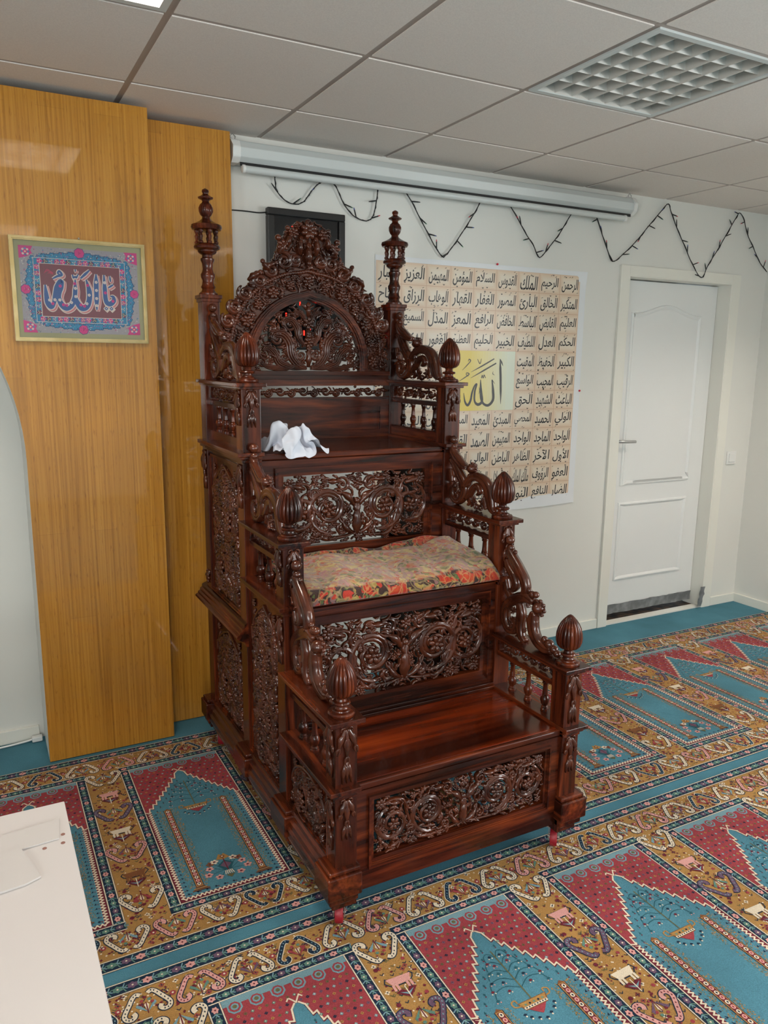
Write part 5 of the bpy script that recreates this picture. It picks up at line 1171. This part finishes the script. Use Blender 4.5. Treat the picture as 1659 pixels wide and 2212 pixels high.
q = np.array(CLOTH, float).reshape(-1, 3)/255.0; nc = 22
x = .648+.240*q[:, 0]; y = -.915+.225*q[:, 1]; z = 1.2665+.100*q[:, 2]*(1.0+.35*np.exp(-((x-.70)/.06)**2)-.25*np.clip((x-.80)/.08, 0, 1))
z = z-np.clip(-.885-y, 0, 1)*1.0*(1-q[:, 2]*.6)
mb = MB(); mb.add(np.stack([x, y, z], 1), [(j*nc+i, j*nc+i+1, (j+1)*nc+i+1, (j+1)*nc+i) for j in range(nc-1) for i in range(nc-1)])
wc = mb.build('white_cloth', M['cloth'], origin=(.75, -.82, 1.262), smooth=True)
sbd = wc.modifiers.new('smooth', 'SUBSURF'); sbd.levels = 3; sbd.render_levels = 3
tag(wc, 'crumpled white cloth heaped at the left end of the top seat', 'cloth')

# ================================================================== things on the walls
def print_mat(name, rough, coat=0.0):
    m = node_mat(name, rough, coat=coat); a = N(m, 'ShaderNodeAttribute', attribute_name='pile'); L(m, a, 'Color', bsdf(m), 'Base Color'); return m
M['print'] = print_mat('printed sheet', 0.3)
class Sheet:
    """flat print in a (u right, v up) frame on the wall plane y"""
    def __init__(s, x0, x1, z0, z1, y): s.b = (x0, x1, z0, z1, y); s.mb = MB()
    def pt(s, u, v, l): x0, x1, z0, z1, y = s.b; return (x0+(x1-x0)*u, y-0.00012*l, z0+(z1-z0)*v)
    def poly(s, p, col, l):                     # every printed shape gets its own hair-thin level
        s.k = (getattr(s, 'k', 0)+41) % 97; l = l+s.k*0.0085
        s.mb.add([s.pt(u, v, l) for u, v in p], [tuple(range(len(p)))], 0, col)
    def rect(s, a, b, c, d, col, l): s.poly([(a, c), (b, c), (b, d), (a, d)], col, l)
    def disc(s, u, v, r, col, l, n=8, k=1.0, asp=None):
        a = asp or (s.b[1]-s.b[0])/(s.b[3]-s.b[2]); s.poly([(u+r*math.cos(2*PI*i/n)*(k if i % 2 else 1), v+r*a*math.sin(2*PI*i/n)*(k if i % 2 else 1)) for i in range(n)], col, l)
    def stroke(s, pts, w, col, l, nib=None, n=8, off=(0, 0)):
        """flat pen stroke; nib = pen angle gives thick and thin"""
        a = (s.b[1]-s.b[0])/(s.b[3]-s.b[2]); P = crom(pts, n)*np.array([a, 1.0]); Tn = np.gradient(P, axis=0); Tn /= np.linalg.norm(Tn, axis=1)[:, None]+1e-9
        Nn = np.stack([-Tn[:, 1], Tn[:, 0]], 1); ww = np.interp(np.linspace(0, 1, len(P)), np.linspace(0, 1, len(w)), w) if hasattr(w, '__len__') else np.full(len(P), w)
        if nib is not None:
            d = np.array([math.cos(nib), math.sin(nib)]); ww = ww*(0.35+0.65*np.abs(Nn@d))
        A = P+Nn*ww[:, None]/2; B = P-Nn*ww[:, None]/2; sc = np.array([1/a, 1.0]); A, B = A*sc+np.array(off), B*sc+np.array(off)
        for i in range(len(P)-1): s.poly([A[i], A[i+1], B[i+1], B[i]], col, l)
# ---- framed calligraphy on the bamboo panel
FX0, FX1, FZ0, FZ1, FY = -0.0465, 0.410, 1.629, 1.987, PY
t = thing('framed_calligraphy', 'gold framed calligraphy print in pink and blue on the bamboo panel', 'picture', ((FX0+FX1)/2, FY, FZ0))
m = MB(); e = .0135; T = Tfront(FY)
for e0, e1, w0, w1 in ((0, e, .001, .016), (.003, e-.004, .016, .020)):
    m.prism(T, [[(FX0+e0, FZ0+e0), (FX1-e0, FZ0+e0), (FX1-e0, FZ1-e0), (FX0+e0, FZ1-e0)], [(FX0+e1, FZ0+e1), (FX0+e1, FZ1-e1), (FX1-e1, FZ1-e1), (FX1-e1, FZ0+e1)]], w0, w1)
m.build('frame', M['gold_frame'], t, bevel=.003)
MB().box(FX0+.006, FX1-.006, FY-.008, FY-.001, FZ0+.006, FZ1-.006).build('mat', M['mat_board'], t)
MB().box(FX0+.010, FX1-.010, FY-.0145, FY-.0130, FZ0+.010, FZ1-.010).build('glass', M['frame_glass'], t)
m = MB(); m.tube([(.178, FY-.002, FZ1-.002), (.184, FY-.006, FZ1+.006), (.190, FY-.002, FZ1-.002)], .0013, 6); m.ball((.184, FY-.004, FZ1+.006), .003); m.build('hanging_hook', M['steel'], t)
sh = Sheet(FX0, FX1, FZ0, FZ1, FY-.0084); rf = random.Random(5)
GREY, PINK, BLUE, DBLUE, BURG, CREAM, BLK = (.36, .33, .36), (.62, .035, .22), (.02, .22, .42), (.008, .07, .20), (.20, .055, .075), (.72, .62, .55), (.02, .03, .05)
sh.rect(.064, .938, .086, .911, GREY, 0)
for _ in range(1100):
    u, v = rf.uniform(.068, .934), rf.uniform(.092, .906)
    sh.disc(u, v, rf.uniform(.003, .0075), rf.choice([(.55, .5, .52), (.20, .20, .28), (.10, .22, .36), (.45, .10, .22), (.6, .58, .55), (.25, .25, .2), (.42, .40, .45)]), 1, 6, .6)
def lobes(cu, cv, du, dv, n, along):
    """serrated blue cartouche along one side of the inner border"""
    for i in range(-n, n+1):
        f = i/n; h = (1-abs(f))**.8*.7+.3*(1 if i % 2 == 0 else .55)
        u, v = (cu+du*f, cv+dv*.45*h) if along == 0 else (cu+du*.45*h, cv+dv*f)
        sh.disc(u, v, .034*(.55+.5*h), DBLUE, 2, 12, .82); sh.disc(u, v, .028*(.55+.5*h), BLUE, 3, 12, .78)
        sh.disc(u, v, .0035, rf.choice([CREAM, PINK, (.1, .4, .6)]), 5, 6)
lobes(.50, .80, .30, .11, 9, 0); lobes(.50, .195, .30, -.11, 9, 0); lobes(.165, .5, -.11, .30, 7, 1); lobes(.838, .5, .10, .30, 7, 1)
for _ in range(420):
    q = rf.random(); f = rf.uniform(-1, 1); d = rf.uniform(0, .075)*(1-abs(f)*.6)
    u, v = ((.5+.31*f, .812+d) if q < .3 else (.5+.31*f, .188-d)) if q < .6 else ((.155-d, .5+.29*f) if q < .8 else (.845+d, .5+.29*f))
    sh.disc(u, v, rf.uniform(.002, .0055), rf.choice([CREAM, BLK, BLK, DBLUE, (.04, .32, .5), PINK]), 5, 6, .7)
for u, v, s1 in ((.50, .872, .042), (.50, .125, .040), (.098, .5, .040), (.905, .5, .038)):
    sh.disc(u, v, s1, DBLUE, 4, 14, .9); sh.disc(u, v, s1*.9, PINK, 5, 14, .9); sh.disc(u, v, s1*.4, (.45, .02, .16), 6, 6, .4)
for u, v, su, sv in ((.064, .911, 1, -1), (.938, .911, -1, -1), (.064, .086, 1, 1), (.938, .086, -1, 1)):
    sh.poly([(u, v), (u+su*.10, v), (u+su*.085, v+sv*.04), (u+su*.095, v+sv*.07), (u+su*.055, v+sv*.10), (u, v+sv*.12)][::su*sv], PINK, 5)
    for q in range(8):
        a = 2*PI*q/8; sh.disc(u+su*.047+.023*math.cos(a), v+sv*.055+.029*math.sin(a), .0085, CREAM if q % 2 else (.10, .22, .42), 6, 8); 
    sh.disc(u+su*.047, v+sv*.055, .007, (.75, .65, .35), 7, 8)
sh.rect(.160, .840, .190, .808, CREAM, 6); sh.rect(.164, .836, .195, .803, BLUE, 7)
def border_cells():
    for i in range(15):
        u = .185+.63*(i+.5)/15
        for v in (.776, .222): yield u, v, i
    for j in range(8):
        v = .25+.5*(j+.5)/8
        for u in (.184, .816): yield u, v, j+1
for u, v, i in border_cells():
    c = (PINK, BLK, BLUE, (.45, .03, .16))[i % 4]
    sh.disc(u, v, .0225, c, 8, 10, .8)
    for q in range(6):
        a = 2*PI*q/6+i; sh.disc(u+.012*math.cos(a), v+.015*math.sin(a), .0042, CREAM if q % 2 else rf.choice([PINK, (.1, .35, .5)]), 9, 6)
    sh.disc(u, v, .0045, (.75, .6, .3), 9, 6)
sh.rect(.200, .800, .243, .756, CREAM, 10); sh.rect(.205, .796, .249, .751, BURG, 11)
for i in range(26): sh.rect(.21+.0225*i, .2125+.0225*i, .25, .75, (.225, .065, .085), 12)
STR = [([(0.236, 0.551), (0.24, 0.464), (0.247, 0.381), (0.269, 0.342), (0.29, 0.373), (0.306, 0.458), (0.324, 0.533), (0.352, 0.59), (0.349, 0.534), (0.334, 0.487), (0.329, 0.431), (0.347, 0.367), (0.38, 0.337), (0.42, 0.365), (0.445, 0.437), (0.454, 0.513), (0.458, 0.614)], [.015, .04, .052, .05, .035, .045, .055, .05, .05, .05, .045, .055, .062, .05, .04, .042, .012]),
       ([(0.448, 0.456), (0.464, 0.391), (0.494, 0.342), (0.53, 0.353), (0.553, 0.414), (0.558, 0.509), (0.54, 0.619)], [.035, .05, .062, .055, .05, .05, .014]),
       ([(0.616, 0.68), (0.612, 0.503), (0.608, 0.326)], [.012, .048, .045, .045, .010]), ([(0.676, 0.677), (0.677, 0.544), (0.682, 0.42), (0.71, 0.391), (0.741, 0.423), (0.739, 0.462), (0.717, 0.47)], [.012, .042, .045, .05, .045, .03, .01]),
       ([(0.72, 0.67), (0.724, 0.612)], [.008, .020, .012]), ([(0.705, 0.552), (0.745, 0.586)], [.014, .02, .012]), ([(0.498, 0.629), (0.569, 0.714)], [.016, .026, .014]),
       ([(0.441, 0.663), (0.446, 0.633), (0.46, 0.645), (0.467, 0.635), (0.483, 0.668)], [.012, .018, .014, .018, .010]), ([(0.463, 0.715), (0.463, 0.692)], [.012, .012]),
       ([(0.293, 0.612), (0.327, 0.637), (0.362, 0.654), (0.345, 0.689), (0.334, 0.667), (0.355, 0.65)], [.012, .022, .022, .02, .018, .012])]
for P_, w_ in STR:
    sh.stroke(P_, [x+.026 for x in w_], CREAM, 14, off=(.009, -.014)); sh.stroke(P_, [x+.014 for x in w_], (.60, .20, .22), 15, off=(.010, -.012))
for P_, w_ in STR: sh.stroke(P_, [x+.016 for x in w_], CREAM, 17); sh.stroke(P_, w_, (.035, .10, .30), 19)
for u, v in ((.681, .344), (.721, .345)):
    for r, c, l, o in ((.027, CREAM, 14, .006), (.023, CREAM, 17, 0), (.016, (.035, .10, .30), 19, 0), (.006, CREAM, 21, 0)): sh.disc(u+o, v-o*1.3, r, c, l, 4)
for u, v, c in ((.262, .405, 1), (.30, .41, 1), (.283, .372, 0), (.336, .41, 1), (.36, .365, 0), (.385, .36, 0), (.395, .372, 1), (.455, .45, 1), (.456, .53, 1), (.452, .575, 0), (.49, .37, 0), (.515, .36, 0), (.535, .385, 1), (.556, .47, 1), (.548, .565, 0), (.614, .60, 1), (.613, .52, 1), (.611, .44, 1), (.609, .37, 1), (.678, .60, 1), (.68, .50, 0), (.735, .42, 0), (.345, .545, 0), (.42, .39, 1)):
    for q in range(5): a = 2*PI*q/5; sh.disc(u+.0075*math.cos(a), v+.0095*math.sin(a), .0055, CREAM if c else PINK, 21, 6)
    sh.disc(u, v, .0032, (.3, .25, .6) if c else (.4, .0, .1), 22, 6)
for i in range(5): sh.stroke([(.235+.008*i, .66+.012*(i % 3)), (.26+.006*i, .70-.01*i), (.30, .655+.014*(i % 2))], .005, (.55, .05, .12), 20)
sh.mb.build('print', M['print'], t)

# ---- black LED display behind the pulpit
t = thing('led_display', 'black framed display with red lights on the wall behind the pulpit crest', 'display', (1.16, 0, 1.63))
cx0, cx1, cz0, cz1 = .977, 1.342, 1.620, 2.214; m = MB(); e = .030
for a, b, c, d in ((cx0, cx1, cz0, cz0+e), (cx0, cx1, cz1-e, cz1), (cx0, cx0+e, cz0+e, cz1-e), (cx1-e, cx1, cz0+e, cz1-e)): m.box(a, b, -.034, -.001, c, d)
m.build('frame', M['black_frame'], t, bevel=.004)
MB().box(cx0+.01, cx1-.01, -.022, -.002, cz0+.01, cz1-.01).build('screen', M['dark_glass'], t)
MB().ball((1.092, -.0235, 2.142), .0045).build('red_light', M['led'], t)
for x, z in ((1.125, 1.824), (1.059, 1.768), (1.155, 1.688), (1.143, 1.694), (1.172, 1.702), (1.103, 1.845)):
    MB().box(x-.0028, x+.0028, -.0245, -.0218, z-.011, z+.011).build('digit_segment', M['led'], t)
m = MB(); m.tube(crom([(.795, -.006, 2.188), (.84, -.006, 2.190), (.89, -.006, 2.191), (.945, -.006, 2.190), (.976, -.010, 2.194)]), .0028, 6); m.build('lead', M['black'], t, smooth=True)

# ---- large poster of the ninety-nine names
PX0, PX1, PZ0, PZ1 = 1.510, 2.800, .790, 2.060
t = thing('poster', 'large cream poster of black Arabic calligraphy in a grid with a yellow centre', 'poster', ((PX0+PX1)/2, 0, PZ0))
nx, nz = 40, 40; V = []; rw = np.random.default_rng(2)
for j in range(nz+1):
    for i in range(nx+1):
        u, v = i/nx, j/nz; lift = .0025+.006*max(0, .06-v)/.06*(.5+.5*math.sin(u*9))+.010*max(0, u+v-1.93)/.07
        V.append((PX0+(PX1-PX0)*u, -lift, PZ0+(PZ1-PZ0)*v+(.006*math.sin(u*7) if j == 0 else 0)))
m = MB(); m.add(V, [(j*(nx+1)+i, j*(nx+1)+i+1, (j+1)*(nx+1)+i+1, (j+1)*(nx+1)+i) for j in range(nz) for i in range(nx)])
m.build('sheet', M['poster_white'], t, smooth=True)
GXa, GXb, GZa, GZb = 1.514, 2.757, .822, 2.036
CW, CH = (GXb-GXa)/9, (GZb-GZa)/12
ps = Sheet(GXa, GXb, GZa, GZb, -.0033)
ps.rect(0, 1, 0, 1, (.62, .40, .27), 0)
for c in range(9):
    for r in range(12):
        if 3 <= c <= 5 and 5 <= r <= 7: continue
        u0, u1, v0, v1 = c/9, (c+1)/9, r/12, (r+1)/12; g_ = .0012
        for k, col in enumerate(((.74, .57, .42), (.755, .62, .475), (.77, .66, .53), (.775, .685, .56))):
            q = g_+k*.0075; ps.rect(u0+q, u1-q, v0+q*1.02, v1-q*1.02, col, 1+k)
n = 24
for k in range(n):
    f = k/(n-1); f2 = min(1, max(0, (f-.30)/.62)); a = np.array((.74, .56, .05)); b = np.array((.72, .77, .62)); u0 = 3/9+(3/9)*k/n
    ps.rect(u0, u0+(3/9)/n, 5/12, 8/12, tuple(a+(b-a)*f2**1.2), 2)
ps.mb.build('printed_grid', M['print'], t)
ROWS = ['الرحمن الرحيم الملك القدوس السلام المؤمن المهيمن العزيز الجبار', 'المتكبر الخالق البارئ المصور الغفار القهار الوهاب الرزاق الفتاح', 'العليم القابض الباسط الخافض الرافع المعز المذل السميع البصير',
        'الحكم العدل اللطيف الخبير الحليم العظيم الغفور الشكور العلي', 'الكبير الحفيظ المقيت - - - الحسيب الجليل الكريم', 'الرقيب المجيب الواسع - - - الحكيم الودود المجيد', 'الباعث الشهيد الحق - - - الوكيل القوي المتين',
        'الولي الحميد المحصي المبدئ المعيد المحيي المميت الحي القيوم', 'الواحد الماجد الواجد المهيمن الصمد القادر المقتدر المقدم المؤخر', 'الأول الآخر الظاهر الباطن الوالي المتعالي البر التواب المنتقم', 'العفو الرؤوف مالك_الملك ذو_الجلال المقسط الجامع الغني المغني المانع', 'الضار النافع النور الهادي البديع الباقي الوارث الرشيد الصبور']
FORMS = {}
def reg(ch, start, n): FORMS[ch] = [start+i for i in range(n)]
for ch, st, n in (('ء', 0xFE80, 1), ('آ', 0xFE81, 2), ('أ', 0xFE83, 2), ('ؤ', 0xFE85, 2), ('إ', 0xFE87, 2), ('ئ', 0xFE89, 4), ('ا', 0xFE8D, 2), ('ب', 0xFE8F, 4), ('ة', 0xFE93, 2), ('ت', 0xFE95, 4), ('ث', 0xFE99, 4), ('ج', 0xFE9D, 4), ('ح', 0xFEA1, 4), ('خ', 0xFEA5, 4), ('د', 0xFEA9, 2), ('ذ', 0xFEAB, 2), ('ر', 0xFEAD, 2), ('ز', 0xFEAF, 2), ('س', 0xFEB1, 4), ('ش', 0xFEB5, 4), ('ص', 0xFEB9, 4), ('ض', 0xFEBD, 4), ('ط', 0xFEC1, 4), ('ظ', 0xFEC5, 4), ('ع', 0xFEC9, 4), ('غ', 0xFECD, 4), ('ف', 0xFED1, 4), ('ق', 0xFED5, 4), ('ك', 0xFED9, 4), ('ل', 0xFEDD, 4), ('م', 0xFEE1, 4), ('ن', 0xFEE5, 4), ('ه', 0xFEE9, 4), ('و', 0xFEED, 2), ('ى', 0xFEEF, 2), ('ي', 0xFEF1, 4)): reg(ch, st, n)
LA = {'ا': 0xFEFB, 'أ': 0xFEF7, 'آ': 0xFEF5, 'إ': 0xFEF9}
def shape(word):
    """joined letter forms, laid out left to right"""
    out = []; prev = False; i = 0
    while i < len(word):
        ch = word[i]
        if ch not in FORMS: out.append(' '); prev = False; i += 1; continue
        if ch == 'ل' and i+1 < len(word) and word[i+1] in LA: out.append(chr(LA[word[i+1]]+(1 if prev else 0))); prev = False; i += 2; continue
        f = FORMS[ch]; nxt = i+1 < len(word) and word[i+1] in FORMS and len(FORMS[word[i+1]]) > 1
        if len(f) == 4: k = (3 if prev else 2) if nxt else (1 if prev else 0); joined = nxt
        elif len(f) == 2: k = 1 if prev else 0; joined = False
        else: k = 0; joined = False
        out.append(chr(f[k])); prev = joined; i += 1
    return ''.join(out[::-1])
def text_mesh(s, weight):
    c = bpy.data.curves.new('lettering', 'FONT'); c.body = s; c.size = 1; c.offset = weight; c.resolution_u = 3
    o = bpy.data.objects.new('lettering', c); COL.objects.link(o)
    me = bpy.data.meshes.new_from_object(o.evaluated_get(bpy.context.evaluated_depsgraph_get()))
    V = np.empty(len(me.vertices)*3); me.vertices.foreach_get('co', V); V = V.reshape(-1, 3)[:, :2]; F = [tuple(p.vertices) for p in me.polygons]
    bpy.data.objects.remove(o); bpy.data.curves.remove(c); bpy.data.meshes.remove(me)
    return V, F
ink = MB(); rk = random.Random(3); yk = -.0043
for r, line in enumerate(ROWS):
    for c, wd in enumerate(line.split()):
        if wd == '-': continue
        V, F = text_mesh(shape(wd.replace('_', ' ')), .012)
        lo_, hi = V.min(0), V.max(0); sz = hi-lo_
        cx, cz = GXb-CW*(c+.5), GZb-CH*(r+.5); w, h = CW*.80, CH*.70
        q = (V-lo_)/sz; q[:, 0] += .06*(q[:, 1]-.5)
        X = cx+(q[:, 0]-.5)*w; Z = cz-.004+(q[:, 1]-.5)*h
        ink.add(np.stack([X, np.full(len(X), yk), Z], 1), F)
        # vowel marks
        for _ in range(5):
            u, v = rk.uniform(-.42, .42), rk.choice([rk.uniform(.26, .42), rk.uniform(-.46, -.36), rk.uniform(.30, .44)])
            mx_, mz_ = cx+u*CW, cz+v*CH; k = rk.random()
            if k < .5: P_ = [(mx_-.0045, mz_-.002), (mx_+.0045, mz_+.002)]
            elif k < .8: P_ = [(mx_-.004, mz_+.003), (mx_-.001, mz_-.003), (mx_+.001, mz_+.001), (mx_+.003, mz_-.003), (mx_+.0045, mz_+.003)]
            else: P_ = [(mx_-.004, mz_-.004), (mx_+.002, mz_), (mx_+.003, mz_+.003), (mx_, mz_+.003)]
            sk = Sheet(0, 1, 0, 1, yk); sk.stroke(P_, .0022, None, 0, n=3)
            ink.add(np.concatenate(sk.mb.v), sk.mb.f)
BX0, BX1, BZ0, BZ1 = GXa+3*CW, GXa+6*CW, GZa+5*CH, GZa+8*CH
big = Sheet(BX0, BX1, BZ0, BZ1, yk)
for P_, w_ in (([(0.765, 0.872), (0.785, 0.541), (0.803, 0.106)], [.008, .045, .045, .040, .006]), ([(0.765, 0.872), (0.792, 0.81), (0.814, 0.754)], [.010, .030, .004]),
               ([(0.653, 0.52), (0.675, 0.338), (0.679, 0.178), (0.612, 0.088), (0.538, 0.113), (0.498, 0.205), (0.486, 0.364), (0.479, 0.522)], [.02, .05, .05, .045, .04, .045, .045, .012]), ([(0.653, 0.52), (0.697, 0.451)], [.018, .004]),
               ([(0.479, 0.522), (0.496, 0.319), (0.512, 0.159), (0.454, 0.103), (0.401, 0.162), (0.398, 0.32), (0.423, 0.444), (0.39, 0.411), (0.357, 0.299), (0.339, 0.175), (0.299, 0.096), (0.257, 0.154), (0.234, 0.301)], [.012, .04, .045, .05, .035, .035, .03, .028, .034, .04, .045, .032, .008]),
               ([(0.331, 0.645), (0.502, 0.755), (0.675, 0.872)], [.004, .024, .020]), ([(0.328, 0.546), (0.525, 0.677), (0.708, 0.799)], [.004, .026, .022]),
               ([(0.491, 0.544), (0.502, 0.593), (0.517, 0.548), (0.531, 0.599), (0.553, 0.548)], [.014, .016, .014, .016, .012]), ([(0.422, 0.865), (0.461, 0.788), (0.483, 0.872)], [.008, .016, .008]),
               ([(0.203, 0.675), (0.268, 0.756), (0.321, 0.832), (0.297, 0.859), (0.287, 0.821)], [.004, .014, .018, .014, .008]), ([(0.141, 0.481), (0.231, 0.547), (0.305, 0.612), (0.27, 0.635), (0.264, 0.602), (0.297, 0.579)], [.004, .014, .018, .012, .012, .008]),
               ([(0.459, 0.398), (0.47, 0.33), (0.457, 0.279)], [.004, .012, .004]), ([(0.666, 0.666), (0.661, 0.621), (0.689, 0.598)], [.004, .014, .006])):
    big.stroke(P_, w_, None, 0)
ink.add(np.concatenate(big.mb.v), big.mb.f)
ink.build('lettering', M['ink'], t)
for x, z, lb in ((2.204, 2.062, 'small red pin at the top edge of the poster'), (2.796, 1.425, 'small red pin beside the right edge of the poster')):
    m = MB(); m.lathe([(.002, -.001), (.0055, -.004), (.0055, -.009), (.004, -.011)], (x, 0, z), 14, axis=1); tag(m.build('push_pin', M['pin_red'], origin=(x, 0, z), smooth='auto'), lb, 'pin')

# ---- rolled-up projector screen under the ceiling
t = thing('projector_screen', 'white rolled up projector screen case under the ceiling', 'projector screen', (1.92, -.06, 2.36))
oct_ = [(-.018, 2.366), (-.018, 2.448), (-.060, 2.452), (-.094, 2.442), (-.110, 2.416), (-.104, 2.382), (-.080, 2.364)]
T = lambda u, v, w: np.stack([w, u, v], 1)
m = MB(); m.prism(T, [oct_], .838, 3.010); m.build('case', M['screen_case'], t, bevel=.002)
for a, b in ((.806, .842), (3.006, 3.036)):
    c_ = np.mean(oct_, 0); big_ = [tuple(c_+(np.array(p)-c_)*1.08) for p in oct_]
    m = MB(); m.prism(T, [big_], a, b); cp_ = m.build('end_cap', M['white_plastic'], t, bevel=.005)
    m = MB(); m.lathe([(.004, 0), (.004, .002)], (a-.002 if a < 1 else b, -.062, 2.41), 12, axis=0); m.build('screw', M['steel'], cp_)
    m = MB(); m.tube([(a+.014, -.055, 2.455), (a+.006, -.055, 2.466), (a+.018, -.055, 2.476), (a+.030, -.055, 2.466), (a+.026, -.055, 2.455)], .0022, 6); m.build('hanging_ring', M['steel'], cp_)
m = MB(); m.lathe([(.0145, .862), (.0145, 2.96)], (0, -.088, 2.339), 20, axis=0); m.build('bottom_bar', M['screen_case'], t, smooth='auto')
for a, b in ((.848, .866), (2.955, 2.975)):
    m = MB(); m.lathe([(.010, a), (.0165, a+.004), (.0165, b-.004), (.010, b)], (0, -.088, 2.339), 20, axis=0); m.build('bar_cap', M['white_plastic'], t, smooth='auto')
for x in (1.0, 1.95, 2.85): MB().box(x-.02, x+.02, -.02, -.001, 2.40, 2.44).build('wall_bracket', M['white_plastic'], t)
MB().box(.842, 3.006, -.0895, -.0865, 2.350, 2.364).build('fabric_edge', M['black'], t)

# ---- black string of fairy lights in zigzag swags
s1 = [(1.0, 2.40), (1.016, 2.354), (1.02, 2.323), (1.025, 2.29), (1.046, 2.264), (1.078, 2.244), (1.116, 2.24), (1.149, 2.253), (1.173, 2.281), (1.195, 2.31), (1.226, 2.338), (1.257, 2.351), (1.288, 2.345), (1.308, 2.328), (1.327, 2.293), (1.35, 2.256), (1.389, 2.22), (1.426, 2.205), (1.459, 2.202), (1.483, 2.215), (1.497, 2.24), (1.506, 2.281), (1.513, 2.322), (1.515, 2.352), (1.53, 2.40), (1.60, 2.42), (1.640, 2.39)]
s2 = [(1.653, 2.357), (1.696, 2.306), (1.736, 2.246), (1.781, 2.183), (1.829, 2.117), (1.87, 2.075), (1.888, 2.081), (1.934, 2.132), (1.994, 2.212), (2.05, 2.292), (2.089, 2.356), (2.12, 2.40), (2.20, 2.41), (2.249, 2.361), (2.31, 2.294), (2.37, 2.221), (2.421, 2.169), (2.464, 2.112), (2.522, 2.165), (2.588, 2.239), (2.636, 2.308), (2.676, 2.363), (2.71, 2.40), (2.79, 2.40)]
s3 = [(2.824, 2.365), (2.882, 2.264), (2.929, 2.184), (2.972, 2.126), (3.044, 2.168), (3.14, 2.248), (3.22, 2.329), (3.302, 2.41), (3.361, 2.463), (3.392, 2.419), (3.45, 2.336), (3.517, 2.253), (3.595, 2.155), (3.675, 2.081), (3.732, 2.159), (3.8, 2.248), (3.868, 2.345), (3.936, 2.443), (3.965, 2.472), (4.007, 2.437), (4.049, 2.36), (4.116, 2.285), (4.184, 2.208), (4.262, 2.152)]
pts = crom([(x, -.0125-(.006 if 3.03 < x < 4.03 and z < 2.13 else 0), z) for x, z in s1+s2+s3], 5)
t = thing('string_lights', 'black string of unlit fairy lights in zigzag swags below the ceiling', 'string lights', (2.6, 0, 2.3))
r2 = np.random.default_rng(6); m = MB(); pj = pts.copy(); m.tube(pj, .0024, 6); m.tube(pj+np.stack([.0025*np.sin(np.arange(len(pj))*1.3), -.002+.002*np.cos(np.arange(len(pj))*1.3), .0025*np.cos(np.arange(len(pj))*1.3)], 1), .0016, 6)
m.build('wire', M['black'], t, smooth=True)
acc = np.concatenate([[0], np.cumsum(np.linalg.norm(np.diff(pts, axis=0), axis=1))]); nb = int(acc[-1]/.082)
tipc = [M['pin_red'], M['black'], node_mat('green bulb', .3, (.01, .12, .06)), node_mat('blue bulb', .3, (.015, .05, .25))]
for k in range(nb):
    d = acc[-1]*(k+.5)/nb; p = np.array([np.interp(d, acc, pts[:, q]) for q in range(3)])
    if .83 < p[0] < 3.03 and p[2] > 2.352: continue
    a = r2.choice([0.2, PI-.2, PI/2+.3, PI/2-.3, -.5, PI+.5])+r2.normal(0, .25); dr_ = np.array([math.cos(a), -.15, math.sin(a)])
    m = MB(); m.tube([p, p+dr_*.014, p+dr_*.034], [.0026, .0031, .0028], 7); b = m.build('bulb', M['black'], t)
    m = MB(); m.tube([p+dr_*.033, p+dr_*.039, p+dr_*.045], [.0024, .0024, .0008], 6); m.build('bulb_tip', tipc[k % 4], b)
